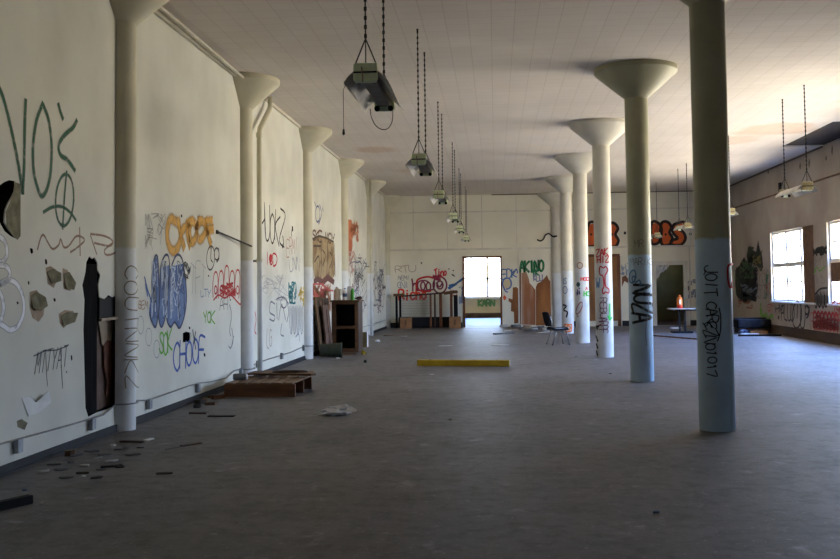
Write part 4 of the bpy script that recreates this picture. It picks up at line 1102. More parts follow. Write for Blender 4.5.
for x, y, w, m, l in ((431, 374.8, .16, M['plaster'], 'pale flat scrap on the floor in front of the yellow beam'), (446, 346, .5, M['plaster'], 'wide pale dusty scrap on the floor before the doorway'), (656, 513, .07, BLU, 'small bluish scrap on the near open floor'),
                   (500, 345.4, .8, M['plaster'], 'pale sheet of dust and paper before the doorway'), (24, 491, .05, BLU, 'tiny blue scrap near the dark square bar'), (42, 504, .04, M['plaster'], 'tiny white crumb beside the end of the dark square bar'), (404, 336.5, .28, M['plaster'], 'white scrap before the wire rack'),
                   (297, 391, .04, PLAS, 'tiny white crumb beside the pallet'), (83, 477, .05, PLAS, 'tiny white crumb on the near floor by the wall'), (450, 420, .05, M['plaster'], 'tiny pale crumb on the middle floor'), (575.5, 357, .06, DK, 'small dark crumb beside the third column'), (610, 374, .06, DK, 'small dark crumb between the second and third columns')):
    chip(x, y, w, w * .55, .012, m, l, 'scrap', name='floor_scrap')
for x, y in ((503, 327), (509, 328.5), (515, 327), (521, 329), (527, 328), (534, 329.5), (541, 328.5), (512, 330.5), (530, 331), (520, 326), (537, 326.5), (546, 330.5), (506, 331), (525, 326)):
    chip(x, y, R.uniform(.15, .6), R.uniform(.2, .4), R.uniform(.03, .10), R.choice((M['plaster'], M['plaster'], GREY, M['beige'])), 'pale lump of rubble heaped along the back wall under the torn brown panels', 'rubble', 'rubble under the torn panels', name='plaster_lump')
stick(494, 334.5, 512, 333.5, .15, .06, GREY, 'grey board on the floor beside the doorway rubble', 'floor_board', 'board')
stick(536, 333, 552, 332, .12, .05, M['plaster'], 'pale lath on the floor behind the black chair', 'floor_board', 'board')
stick(385, 336, 395, 335.5, .2, .04, M['brownwood'], 'brown flat board in the far corner by the wire rack', 'floor_board', 'board')
# ------------------------------------------------------------------ paint on the walls and columns
GREEN, ORA, BLUE, RED_, BLK_, BRN, LIME, WHT = (.02, .11, .06), (.62, .33, .05), (.03, .10, .33), (.55, .03, .03), (.02, .02, .022), (.36, .20, .12), (.14, .45, .04), (.85, .86, .90)
W, B, RW = wall_left, wall_back, wall_right
# big green letters near the camera
g = [spline([(-3, 85), (2, 96), (8, 118), (15, 150), (20, 178), (22, 192)], 5), spline([(25, 101), (24, 130), (23.5, 165), (22, 192)], 4),
     spline([(42, 104), (36, 120), (32.5, 145), (33, 170), (37, 188), (41, 196), (46, 190), (50, 172), (51, 145), (48, 120), (43, 106)], 5),
     spline([(58, 105), (59.5, 111), (62, 118)], 3), spline([(76, 121), (72, 128), (64, 135), (58, 145), (60, 155), (67, 160), (74, 170)], 4)]
spray('left', g, .075, GREEN, W, 'large dark green sprayed letters high on the wall near the camera', soft=.7)
g = [oval(64, 200, 9, 26, .05, 26), spline([(66, 172), (64, 195), (62, 228)], 4), spline([(43, 212), (52, 207), (62, 207), (70, 213), (75, 220)], 4)]
spray('left', g, .05, GREEN, W, 'dark green looped tag below the large green letters', soft=.7)
# thin brown tag
g = [spline(p, 4) for p in ([(37, 249), (40, 238), (43, 235), (47, 242), (52, 249), (58, 245), (60, 239), (63, 247), (68, 246), (76, 236), (84, 240), (76, 248), (70, 252)], [(79, 228), (79.5, 255)], [(90, 236), (96, 254)], [(90, 234), (104, 236), (112, 241), (109, 246), (94, 243)], [(112, 243), (104, 250), (106, 255), (114, 253), (118, 248)])]
spray('left', g, .035, BRN, W, 'thin brown tag above the torn black opening', soft=.8, alpha=.75)
# white looping outline
g = [spline(p, 5) for p in ([(-3, 236), (3, 240), (6, 248), (6, 256), (2, 262), (-3, 262)], [(-3, 265), (5, 266), (9, 272), (7, 280), (0, 284)], [(-2, 285), (7, 280), (16, 284), (22, 296), (23, 312), (18, 325), (10, 330), (3, 326), (-3, 322)], [(-3, 290), (1, 296), (3, 308), (1, 318), (-3, 322)])]
spray('left', g, .07, WHT, W, 'white looping outline at the near end of the wall', soft=.6)
# small black scratch tag
g = strokes_of('MTTYAT', quad(((34, 374), (66, 366), (37, 352), (68, 345)))); g += [spline([(45, 352), (46, 376), (47, 386)], 3), spline([(60, 350), (61, 372), (62, 388)], 3), [(33, 356), (44, 351), (56, 350), (67, 346)]]
spray('left', g, .012, (.07, .07, .08), W, 'small thin black tag low on the near wall')
# faint dark scribble
def scribble(surf, x0, y0, x1, y1, n, w, col, parent, label=None, seed=1, soft=.0, alpha=1.0, name='graffiti_tag', vert=.5):
    rr = random.Random(seed); st = []
    for k in range(n):
        cx_, cy_ = rr.uniform(x0, x1), rr.uniform(y0, y1); pts = []
        for j in range(rr.randint(3, 6)):
            pts.append((min(x1, max(x0, cx_ + rr.gauss(0, (x1 - x0) * .14))), min(y1, max(y0, cy_ + rr.gauss(0, (y1 - y0) * .14 * (1 + vert))))))
        st.append(spline(pts, 4))
    return spray(surf, st, w, col, parent, label, name, soft, 1.6, alpha)
scribble('left', 145, 214, 165, 250, 14, .012, (.30, .29, .27), W, 'faint pencil scribbles near the orange lettering', 3)
# orange lettering
g = [spline(p, 5) for p in ([(176, 222), (170, 219), (167, 228), (167, 240), (170, 249), (174, 251), (178, 246), (180, 238)], [(178, 222), (180, 234), (183, 246)], [(180, 233), (186, 226), (187, 236), (189, 244)], [(187, 224), (192, 221), (196, 228), (195, 238), (191, 242), (189, 232), (190, 224)], [(198, 221), (203, 222), (205, 230), (202, 238), (198, 239), (196, 230), (199, 222)], [(211, 221), (205, 222), (207, 232), (209, 240), (210, 243)], [(206, 231), (212, 229)])]
spray('left', g, .21, ORA, W, 'orange sprayed CHOOF lettering between the first two wall pillars', soft=.75)
# blue bubble piece
lobes = [spline([(154, 258), (157, 257), (158, 275), (158.5, 296), (158, 312), (155, 327), (151, 321), (149, 312), (151, 296), (151.5, 276)], 4, True), spline([(160, 268), (164, 256), (168, 257), (169, 275), (166, 295), (165, 315), (161, 327), (158, 317), (159, 296)], 4, True),
         spline([(171, 266), (176, 255), (181, 258), (184, 272), (186, 296), (184, 315), (179, 328), (174, 322), (170, 327), (166, 318), (167, 296), (168, 280)], 4, True)]
BP = bpy.data.materials.new('blue_piece_paint')
BP = mat('blue_piece_paint', (.022, .075, .25), .6, (.10, .18, .38), 3.2, detail=3, lo=.40, hi=.60)
for l in lobes: o = fill('left', l, BLUE, W, 'blue filled bubble letter with dark outline', material=BP)
g = [l + [l[0]] for l in lobes]
spray('left', g, .035, (.015, .03, .09), W, 'dark outline of the blue bubble letters', name='graffiti_outline')
g = [spline([(144, 277), (147, 290), (150, 300), (149, 312)], 4), spline([(147, 296), (145, 284)], 2)]
spray('left', g, .03, BLUE, W)
for k, (a, b, c, d) in enumerate(((151, 262, 157, 318), (161, 262, 167, 318), (170, 262, 184, 318))):
    scribble('left', a, b, c, d, 16, .016, (.50, .58, .70), W, None, 30 + k); scribble('left', a, b, c, d, 7, .014, (.012, .03, .10), W, None, 40 + k)
# assorted tags between the pillars
def ltag(text, x0, y0, x1, y1, w, col, label, dy=0, soft=0, alpha=1.0, surf='left', parent=None, jit=.1, gap=.1, name='graffiti_tag'):
    return spray(surf, strokes_of(text, rectq(x0, y0, x1, y1, dy), True, gap, jit), w, col, parent or W, label, name, soft, 1.6, alpha)
scribble('left', 182, 263, 190, 280, 8, .02, BLK_, W, 'small dense black scribble beside the blue letters', 5)
g = [oval(210, 258, 4, 12, .05), spline([(211, 246), (210, 258), (212, 262)], 3), oval(216, 254, 2.4, 6), spline([(218, 248), (218.5, 258), (216, 262)], 3)]
spray('left', g, .025, BLK_, W, 'black rounded tag under the slanting rod')
ltag('TFT', 190, 266, 205, 292, .012, (.3, .3, .3), 'faint grey letters above the green tags')
g = []
for k, x in enumerate((215, 220.5, 226, 231.5, 237)):
    top = (272, 271, 266, 271, 270)[k]; g += [spline([(x - 2.6, 297 + (k % 2)), (x - 2.8, 284), (x - 1.4, top + 2), (x + .6, top), (x + 2.2, top + 5), (x + 2.2, 288), (x + 1, 298)], 4), oval(x, 290, 1.3, 4, 0, 10)]
g += [spline([(213, 300), (218, 295), (224, 298), (230, 295), (236, 301), (240, 304), (241, 292)], 4)]
spray('left', g, .035, RED_, W, 'red bubble outline letters before the second wall pillar', soft=.4)
scribble('left', 219, 283, 235, 295, 12, .03, RED_, W, None, 6)
ltag('SOK', 159, 334, 171, 353, .03, LIME, 'lime green SOK tag below the blue letters', -2)
ltag('YOK', 203, 312, 214, 323, .025, LIME, 'lime green YOK tag right of the blue letters', 0)
g = strokes_of('CHOOF', rectq(173, 344, 204, 370, -9, -7), True, .12, .05)
spray('left', g, .045, (.04, .11, .45), W, 'blue CHOOF tag low on the wall beside the square hole', soft=.4)
ltag('LTY', 200, 290, 210, 297, .015, (.25, .32, .45), 'small faint blue letters')
ltag('AH', 219, 299, 227, 309, .016, (.2, .2, .2), 'small grey letters below the red bubble letters')
g = [spline([(192, 330), (193.5, 340), (195, 349)], 3), spline([(195, 332), (193, 342)], 2)]
spray('left', g, .03, BLK_, W, 'short black drip strokes beside the square hole')
g = [spline([(229, 305), (231, 315), (229, 330), (230, 336)], 4), spline([(231, 328), (232.5, 340), (230, 348), (228, 346)], 4), spline([(233, 336), (231, 346)], 2)]
spray('left', g, .02, (.14, .14, .15), W, 'dark drip mark low on the wall before the second pillar')
ltag('BEM', 138, 301, 147, 308, .012, BRN, 'small brown letters beside the blue letters')
g = [oval(140 + 8 * k, 325 + 12 * (k % 3), 3, 9) for k in range(3)]
spray('left', g, .012, (.45, .47, .55), W, 'faint bluish loops low on the wall', alpha=.5, soft=.4)
# between second and third pillar
g = strokes_of('HUOKZ', rectq(259.5, 211, 284, 241, 2), True, .08, .1)
spray('left', g, .05, BLK_, W, 'black angular letters high between the second and third pillars', soft=.5)
g = [spline([(282, 236), (283, 243), (281.5, 248), (282.5, 244)], 3), spline([(291, 230), (291, 236)], 2)]
spray('left', g, .04, BLK_, W)
ltag('ERMI', 286, 240, 297, 255, .025, (.6, .3, .25), 'faint pink letters under the black angular letters', -3, .5)
ltag('IOD', 265, 254, 276, 264, .035, RED_, 'small red letters under the black angular letters'); o = fill('left', oval(270, 258.5, 1.6, 4.5), RED_, W, 'filled red oval')
ltag('UNN', 289, 258, 299, 270, .02, (.25, .27, .38), 'small blue grey letters')
scribble('left', 288, 283, 296, 303, 16, .05, (.05, .27, .30), W, 'teal scribble above the grey outline letters', 8, .4)
scribble('left', 298, 288, 305.5, 306, 14, .06, (.72, .50, .06), W, 'yellow splash beside the third pillar', 9, .5)
g = [spline([(274, 304), (270, 302), (269, 312), (274, 316), (273, 321), (269, 319)], 4), spline([(276, 303), (276.5, 319)], 2), spline([(278, 320), (281, 304), (285, 320)], 3), oval(283, 303, 3, 5), spline([(286, 300), (288, 312), (286, 322)], 3), spline([(281, 324), (280, 334), (283, 336)], 3), spline([(276, 299), (283, 297), (288, 304)], 3)]
spray('left', g, .03, (.22, .21, .24), W, 'grey outline letters low between the second and third pillars')
g = []
for k, x in enumerate((290.5, 294, 297.5, 301)): g += [spline([(x - 1.2, 306), (x - 1.3, 325), (x, 334), (x + 1.3, 325), (x + 1, 306)], 4), [(x, 308), (x + .2, 330)]]
g += [spline([(295, 337), (298, 334), (299, 341)], 3)]
spray('left', g, .028, (.20, .19, .26), W, 'tall grey violet outline letters beside the third pillar')
ltag('LG', 266, 328, 271, 346, .018, (.35, .22, .15), 'small brown letters low by the second pillar')
scribble('left', 259, 275, 290, 300, 16, .010, (.4, .4, .4), W, 'faint grey scribbles', 10)
g = [spline([(254.2, 312), (255.4, 320), (254, 330), (255.5, 334)], 4)]
spray('left', g, .03, RED_, W, 'red strokes between the second pillar and its pipe')
# between third and fourth pillar: pale brown piece
BEI = mat('tan_piece_paint', (.40, .30, .17), .7, (.22, .14, .07), 3.5, detail=4, lo=.35, hi=.55)
o = fill('left', [(312, 239), (318, 236), (326, 238), (333, 242), (334, 258), (334.5, 274), (331, 281), (325, 276), (320, 281), (314, 279), (312, 262)], BRN, W, 'tan filled block letters between the third and fourth pillars', material=BEI)
DKB = (.07, .045, .03)
spray('left', strokes_of('SKE MOY', rectq(312, 230, 334, 240, 4), True, .05), .05, (.13, .07, .05), W, 'dark brown small letters above the tan block letters')
g = [[(312, 239), (318, 236), (326, 238), (333, 242)], spline([(312.5, 242), (312.5, 278)], 2), spline([(320, 240), (321, 262), (320, 278)], 3), spline([(326.5, 242), (327, 258), (326, 276)], 3), spline([(334, 244), (334.5, 276)], 2), [(313, 246), (320, 246)], spline([(314, 262), (318, 256), (319, 266)], 3), spline([(322, 250), (325, 256), (322, 266)], 3), spline([(329, 252), (332, 258), (329, 268)], 3)]
spray('left', g, .05, DKB, W, 'dark outline of the tan block letters', name='graffiti_outline')
o = fill('left', [(313, 279), (317, 276), (322, 279), (327, 274), (334, 280), (333, 285), (327, 281), (322, 286), (317, 282), (313, 285)], (.13, .05, .04), W, 'dark maroon band under the tan block letters')
scribble('left', 312, 285, 330, 310, 26, .10, (.42, .20, .10), W, 'orange brown scrawl behind the leaning boards', 11, .5)
scribble('left', 312, 284, 333, 300, 10, .05, (.55, .10, .08), W, 'red scrawl under the tan block letters', 12, .4)
g = [oval(317, 214, 2.2, 8), spline([(314, 202), (315, 206)], 2), spline([(319, 205), (321, 214), (318, 224)], 3), [(322, 208), (322.5, 211)]]
spray('left', g, .05, (.05, .10, .28), W, 'blue looped tag high between the third and fourth pillars', soft=.4)
# between fourth and fifth pillar
OP = mat('orange_patch_paint', (.52, .17, .07), .7, (.40, .11, .05), 3, lo=.4, hi=.6)
o = fill('left', [(346.2, 219), (351, 220), (352, 246), (350.5, 256), (346.5, 257)], ORA, W, 'solid orange red rectangle high beyond the fourth pillar', material=OP)
scribble('left', 350, 221, 358, 240, 20, .10, (.62, .24, .13), W, 'orange sprayed strokes beside the orange rectangle', 13, .5); scribble('left', 348, 252, 354, 275, 10, .09, (.60, .35, .28), W, None, 14, .6)
for k, (c, b) in enumerate((((.25, .22, .26), (348, 258, 366, 305)), ((.45, .18, .22), (347, 276, 362, 304)), ((.20, .26, .42), (354, 262, 366, 312)), ((.10, .10, .11), (354, 254, 366, 290)))):
    scribble('left', *b, 14, .045, c, W, ('grey scrawl over the wall behind the cabinet', 'pinkish scrawl behind the cabinet', 'bluish scrawl behind the cabinet', 'black thin scrawl behind the cabinet')[k], 50 + k, .5, .55)
scribble('left', 366.5, 281, 369.5, 287, 5, .08, (.70, .20, .08), W, 'small orange spot by the far pipe', 15)
for k, (c, b) in enumerate((((.25, .24, .30), (373, 262, 384, 305)), ((.45, .25, .28), (374, 285, 384, 312)), ((.22, .26, .42), (373, 270, 383, 300)))):
    scribble('left', *b, 14, .06, c, W, ('grey scrawl near the far corner', 'pink scrawl near the far corner', 'blue scrawl near the far corner')[k], 60 + k, .5, .5)
scribble('left', 382.5, 285.5, 385, 290, 6, .08, BLK_, W, 'small black blot near the far corner', 16)
g = [oval(343, 279, 1.6, 5)]
spray('left', g, .05, (.2, .25, .4), W)

# ---- back wall
def btag(text, x0, y0, x1, y1, w, col, label, dy=0, soft=0.0, alpha=1.0, jit=.08, gap=.08): return spray('back', strokes_of(text, rectq(x0, y0, x1, y1, dy), True, gap, jit), w, col, B, label, 'graffiti_tag', soft, 1.0, alpha)
btag('Richo', 398.5, 290, 426, 300, .07, (.75, .06, .03), 'bright red Richo lettering above the wire rack', -1, jit=.03)
g = [spline([(411.5, 279), (412.3, 284), (412.3, 291)], 3), spline([(412.5, 286), (415, 283), (417, 291)], 3), spline([(428, 282), (424, 280.5), (418, 282), (417.5, 288), (421, 291), (427, 290), (433, 289), (434, 282)], 4), oval(422.5, 286, 2.2, 4), oval(428, 286.5, 2.2, 4), oval(439.5, 285, 6.8, 8.2), oval(439.5, 285, 3, 4), spline([(436, 283), (439, 287), (442, 283)], 3)]
spray('back', g, .06, (.20, .03, .07), B, 'maroon outline letters with a face above the wire rack')
g = [spline([(416, 289), (416.5, 281), (421, 278), (428, 276.8), (434, 278), (441, 276.5)], 4), spline([(430, 291), (424, 291.5), (418, 290)], 3)]
spray('back', g, .09, RED_, B, 'red arc over the maroon outline letters', soft=.4)
btag('Tino', 434, 270, 446, 277, .05, (.62, .04, .05), 'small red letters over the face', -2)
scribble('back', 433, 275, 443, 280, 8, .05, (.35, .04, .08), B, None, 17)
g = [spline([(448, 288), (454, 284.5), (462, 279.5)], 3), spline([(449, 285.5), (455, 284)], 2), spline([(449, 288.5), (456, 284)], 2), spline([(457, 282.5), (462.5, 278.5)], 2)]
spray('back', g, .08, (.05, .16, .42), B, 'blue dart stroke pointing away from the face', soft=.3)
btag('RTU', 395, 266, 415, 272, .03, (.66, .42, .36), 'faint pink letters high beside the corner', 0, .5, .7); btag('NEMI', 398, 276, 409, 279.5, .025, (.4, .38, .38), 'faint grey letters near the corner', 0, .4, .7); btag('GNI', 397, 281.5, 408, 287.5, .03, (.45, .47, .58), 'faint blue grey letters near the corner', 0, .4, .7)
scribble('back', 458.5, 287, 463, 303, 10, .04, (.40, .50, .70), B, 'pale blue scribble beside the doorway', 18, .4, .8); scribble('back', 450, 290, 457, 297, 6, .05, (.7, .3, .25), B, None, 19, .4)
for x, y in ((448.5, 269), (452.8, 270.5)): fill('back', oval(x, y, .9, .6, 0, 8), BLK_, B)
fill('back', [(450.5, 274), (453, 274.3), (455.2, 277), (452.5, 276)], (.05, .05, .05), B, 'small dark chip'); fill('back', oval(421, 263, .7, 1, 0, 8), BLK_, B)
# right of the doorway
g = strokes_of('EDK', rectq(501.5, 270, 516, 279, -2, -1), True, .1); g += [spline([(513, 274), (516, 269), (517, 273)], 3)]
spray('back', g, .05, (.06, .16, .42), B, 'blue letters beside the doorway', soft=.3)
fill('back', oval(506.5, 284, 4.0, 4.8), (.60, .50, .30), B, 'pale yellow disc'); spray('back', [oval(506.5, 283.5, 4.4, 5.6, 0, 20, 2.4, 8.0), spline([(503, 287), (505, 291), (507, 292)], 3)], .055, (.10, .16, .38), B, 'blue ring round the yellow disc')
fill('back', [(502.5, 297), (504, 295), (506.2, 297.5), (504.5, 300.5), (503, 299.5)], (.70, .12, .05), B, 'small orange red diamond')
TAN = M['plywood']; OW = mat('orange_wood', (.31, .12, .03), .65, (.19, .065, .018), 3, stretch=(1, 1, .3))
def bare(pts, m, label, th=.012):
    mb = MB(); mb.poly([hit('back', *p)[0] + Vector((0, -.003, 0)) for p in pts], th, Vector((0, -1, 0))); o = mb.build('bare_wood_patch', m, B); o['label'] = label; return o
bare([(512.5, 287.5), (516, 287), (518, 289), (518, 323), (513.8, 323.5), (513.5, 312), (510.5, 311), (510.8, 303), (508, 301), (508.3, 298), (512, 299.5)], OW, 'torn orange brown patch beside the doorway')
bare([(519, 272), (520.5, 272.5), (520.5, 324), (519, 324)], M['redwood'], 'red brown upright strip')
PLY2 = mat('streaked_board', (.29, .11, .045), .65, (.55, .44, .34), 1.2, stretch=(1.4, 1, .15), lo=.42, hi=.6)
bare([(521, 273), (526, 272), (528.5, 279), (529, 283), (532, 286), (535, 290), (535, 325), (521, 324.5)], PLY2, 'streaked white and brown torn board')
bare([(535.5, 287), (537, 283.5), (541, 281.5), (544.5, 277.5), (546.5, 275), (548, 279), (551, 283), (551, 325.5), (535.5, 325.5)], OW, 'orange brown torn board behind the chair')
spray('back', strokes_of('AKINO', rectq(519.5, 261.5, 543, 272, -1), True, .1, .03), .10, (.02, .17, .06), B, 'dark green AKINO lettering on the back wall', soft=.3)
g = strokes_of('TK', rectq(532, 270, 538, 275)); spray('back', g, .06, (.03, .2, .1), B, 'small green letters under the green lettering')
btag('KLU', 533, 275, 542, 281, .04, (.20, .22, .38), 'small blue letters under the green lettering')
scribble('back', 524.5, 290, 531, 296, 12, .06, LIME, B, 'lime scribble on the torn board', 20, .4); scribble('back', 523, 300, 531, 306, 8, .04, (.65, .62, .6), B, None, 21)
scribble('back', 537.5, 286, 549, 302, 12, .05, (.05, .035, .02), B, 'black scrawl on the orange brown board', 22)
# orange bubble letters over the boarded opening
OR2 = mat('orange_bubble_paint', (.66, .13, .02), .6, (.56, .09, .015), 3)
def bubble(letters, label):
    letters = [[(x, y - 1.6) for x, y in l] for l in letters]
    for l in letters: fill('back', spline(l, 5, True), ORA, B, label, material=OR2)
    spray('back', [spline(l, 5, True) for l in letters], .11, (.025, .015, .012), B, 'black outline of the orange bubble letters', name='graffiti_outline')
bubble([[(588, 226), (594, 224), (597, 229), (596, 238), (598, 245), (592, 248), (586, 246)], [(598, 226), (605, 224), (608, 230), (607, 240), (608, 246), (601, 248), (597, 242)],
        [(609, 226), (614, 225), (617.5, 230), (615, 236), (618, 242), (615, 248), (609, 247), (607, 240)]], 'orange filled bubble letter over the boarded opening')
bubble([[(651, 225), (657, 224), (661, 230), (660, 240), (657, 245), (651, 244)], [(661, 225), (667, 223.5), (671, 229), (669, 234), (672, 240), (669, 246), (662, 246.5), (660, 238)],
        [(674, 226), (683, 223.5), (684, 228), (678, 230), (683, 234), (685, 240), (681, 246), (672, 246.5), (671, 242), (677, 240), (673, 235), (672, 230)]], 'orange filled bubble letter over the dark doorway')
for k in (655, 665.5, 600, 591, 612): fill('back', oval(k, 233.5, 1.2, 2.4, .3, 10), (.025, .015, .012), B)
for x, y in ((690, 234), (624.5, 233)): fill('back', oval(x, y, 1.3, 1.6, 0, 10), (.02, .02, .02), B, 'small dark hole in the back wall')
g = [spline([(589 + 2 * (k % 2), 262 + 7 * k), (594, 261 + 7 * k), (592, 265 + 7 * k), (595, 266 + 7 * k)], 3) for k in range(3)]
spray('back', g, .11, BLK_, d3, 'black letters down the plywood sheet')
scribble('back', 605, 270, 614, 300, 8, .03, (.06, .03, .02), d3, None, 23)
bare([(621.5, 277), (625, 275.5), (628, 279), (629, 284), (624, 281), (621.5, 287)], M['redwood'], 'torn red brown spot by the second column')
scribble('back', 620, 263, 628, 275, 8, .03, (.25, .33, .45), B, 'faint blue scribble by the second column', 24)
for (x0, y0, x1, y1) in ((687, 279, 691, 285), (687.5, 292, 692, 298), (691.5, 279.5, 695, 284), (692, 290, 696, 297)): scribble('back', x0, y0, x1, y1, 7, .05, (.30, .33, .38), B, 'grey scribble beside the dark doorway', int(x0 * 7 + y0))
fill('back', [(686.3, 286), (689.5, 286), (688.5, 291), (687, 291)], (.15, .14, .13), B, 'grey wedge mark beside the dark doorway')
# far room wall
spray('y%f' % (by1 - .02), strokes_of('KARN', rectq(478, 300, 494, 306), True, .1), .09, (.10, .24, .10), wall_room, 'green letters on the cream wall of the room beyond', eps=.004)

# ---- window wall
DGR = mat('dark_green_piece', (.035, .055, .03), .7, (.018, .018, .018), 2.5, detail=4, lo=.4, hi=.6)
fill('right', [(735, 270), (739, 266), (741, 262), (744, 257), (747, 264), (750, 266), (756, 268), (757, 285), (756, 302), (750, 300), (744, 303), (739, 299), (736, 295), (735, 284)], BLK_, RW, 'dark green filled letters near the black bench', material=DGR)
fill('right', [(746.5, 256), (748, 248), (750.5, 246), (752.5, 250), (756, 252), (758, 240), (759.5, 248), (762, 256), (763, 267), (761, 272), (757, 266), (752, 263), (748, 264)], BLK_, RW, 'dark green filled letters above the black bench', material=DGR)
scribble('right', 736, 268, 757, 300, 26, .07, (.012, .012, .014), RW, 'black line work over the dark green letters', 70); scribble('right', 736, 282, 757, 296, 12, .06, (.17, .20, .25), RW, None, 71); scribble('right', 740, 262, 754, 278, 12, .06, (.07, .14, .06), RW, None, 72); scribble('right', 748, 248, 762, 268, 12, .06, (.02, .03, .015), RW, None, 73); scribble('right', 752, 252, 761, 264, 6, .05, (.22, .17, .05), RW, None, 74)
scribble('right', 756, 268, 769, 298, 18, .03, (.22, .19, .17), RW, 'thin grey scrawl before the first window', 75); scribble('right', 764, 275, 770, 298, 6, .04, (.06, .18, .10), RW, None, 76); scribble('right', 766, 280, 770, 296, 4, .03, (.4, .08, .06), RW, None, 77)
scribble('right', 738, 300, 752, 308, 6, .05, (.28, .08, .04), RW, 'rusty scrawl under the dark green letters', 78, .4)
g = [spline([(760.5, 304), (760.2, 312), (762.5, 319)], 3), spline([(762, 320), (766, 314), (768, 319), (772, 315), (773, 319)], 4), spline([(764, 318), (769, 320)], 2), [(761, 310), (763, 316)]]
spray('right', g, .13, LIME, RW, 'lime green sprayed strokes above the black bench end', soft=.6)
def rtag(text, x0, y0, x1, y1, w, col, label, dy=0, soft=0.0, jit=.1, gap=.05): return spray('right', strokes_of(text, rectq(x0, y0, x1, y1, dy, dy * .6), True, gap, jit), w, col, RW, label, 'graffiti_tag', soft, 1.2)
rtag('GT', 767.5, 304, 772.5, 311, .04, (.42, .06, .05), 'small red letters under the first window', 1)
rtag('HM', 775.5, 305.5, 783, 312, .05, (.05, .05, .05), 'small black letters under the first window', 1); fill('right', oval(778.5, 317.5, .9, 2.0, 0, 8), BLK_, RW)
rtag('FLUD', 781, 306, 794, 320, .05, BLK_, 'black angular letters under the first window', 2)
g = [oval(797, 315, 4.6, 13.2, .05, 22), spline([(801, 303), (800.5, 325), (803.5, 328), (805, 318), (805, 306)], 4), spline([(797.5, 305), (797, 318)], 3), oval(806.8, 310, 1.8, 4.5), spline([(807, 307), (809.5, 308), (808.5, 315), (806.5, 318)], 3)]
spray('right', g, .06, BLK_, RW, 'tall black rounded outline letters under the first window')
g = []
for k, x in enumerate((816, 819.5, 823, 826)): g += [spline([(x - 1.2, 294 + k % 2), (x - 1.2, 304), (x, 308 - k % 2), (x + 1.2, 303), (x + 1, 292)], 4), [(x, 296), (x, 303)]]
g += [spline([(814.5, 295), (820, 289), (827, 288)], 3)]
spray('right', g, .05, BLK_, RW, 'black drooping outline letters between the two windows')
g = strokes_of('MFEK', rectq(813.5, 250, 826.5, 255.5, -3), True, .1); spray('right', g, .09, BLK_, RW, 'small heavy black letters between the two windows')
g = [spline([(814, 272), (817, 267), (820, 271), (825, 266)], 3), [(813.5, 274), (816, 270)]]
spray('right', g, .05, LIME, RW, 'lime stroke between the two windows', soft=.5); scribble('right', 814, 257, 825, 283, 12, .02, (.26, .23, .22), RW, 'grey scrawl between the two windows', 80)
g = []
for k in range(7):
    x = 815 + k * 3.6; g += [spline([(x - 1.6, 327 + .5 * k), (x - 1.8, 315 + .4 * k), (x, 311.5 + .3 * k), (x + 1.5, 317 + .4 * k), (x + .8, 328 + .6 * k)], 4)]
spray('right', g, .10, (.42, .05, .05), RW, 'red bubble letters along the window wall skirting', soft=.4); scribble('right', 814, 316, 839, 329, 26, .06, (.46, .10, .09), RW, None, 81, .3)
rtag('TSR', 833, 303, 842, 314, .05, (.42, .06, .05), 'red letters below the second window', 1)
g = [oval(811.5, 317, 1.7, 4.5), spline([(810, 324), (811, 329)], 2)]
spray('right', g, .03, (.40, .1, .09), RW)
for x, y, h_ in ((800, 166, 4), (809, 163, 5), (832, 150, 6), (792, 190, 3), (768, 172, 2), (826, 158, 3)): fill('right', [(x, y - h_), (x + 1, y - h_ * .3), (x + .7, y + h_ * .6), (x, y + h_), (x - .8, y + h_ * .2)], (.10, .09, .07), RW, 'dark streak of damp under the ceiling')

# ---- columns and pillars
def ctag(i, st, w, col, label, soft=0.0, alpha=1.0): return spray('c%d' % i, st, w, col, COLS[i], label, 'graffiti_tag', soft, 1.2, alpha)
INK = (.022, .02, .035)
st = strokes_of('JOIT', downq(705, 266, 716.5, 296), True, .12, .08) + strokes_of('CAREZNO', downq(706, 302, 716, 350), True, .05, .1) + strokes_of('1017', downq(707, 350, 716, 377), True, .12, .08)
st += [spline([(718.5, 308), (720, 318), (719.5, 332), (717, 341)], 4), spline([(703, 323), (706, 326), (709, 323), (713, 328)], 4), [(705.5, 270), (704, 275)]]
ctag(0, st, .0125, INK, 'long thin black handstyle tag running down the column')
ctag(0, [spline([(731.5, 264), (727, 266), (726.5, 276), (728, 286), (731, 287)], 4), spline([(731.3, 281), (730, 285), (731.5, 288)], 3)], .03, (.45, .02, .03), 'red curl at the window side edge of the column', .3)
st = strokes_of('NUZA', downq(633, 285, 650, 322), True, .06, .06); ctag(1, st, .05, BLK_, 'bold black NUZA spray tag', .3)
ctag(1, [oval(632.5, 276.5, 3, 6.5, .15), oval(633.5, 279, 1.4, 3), spline([(635, 283), (639, 280), (640.5, 285)], 3)], .022, (.08, .20, .38), 'small blue round tag')
ctag(1, strokes_of('MR', rectq(634, 240, 643, 247)) + strokes_of('MARIK', rectq(630, 258, 650, 265)), .010, (.28, .28, .26), 'faint grey letters above the black tag', 0, .6)
ctag(1, [spline([(646, 296), (648, 306), (645, 330), (646, 346)], 4)], .01, (.22, .24, .26), 'thin grey drip')
ctag(2, strokes_of('ZAK', rectq(596, 250, 607, 256.5, -2)) + strokes_of('HIZ', rectq(597, 257, 608, 263, -1)), .028, (.50, .03, .04), 'red letters high on the third column', .2)
ctag(2, [spline([(599, 271), (600, 266.5), (603, 268), (605, 266.5), (607, 269.5), (606, 273), (604.5, 276), (605, 286), (608, 289), (608, 293), (605, 292), (603, 294), (602, 290), (603.5, 286), (602.5, 276), (600, 275), (599, 271)], 4)], .03, (.50, .03, .04), 'red bone shaped outline', .2)
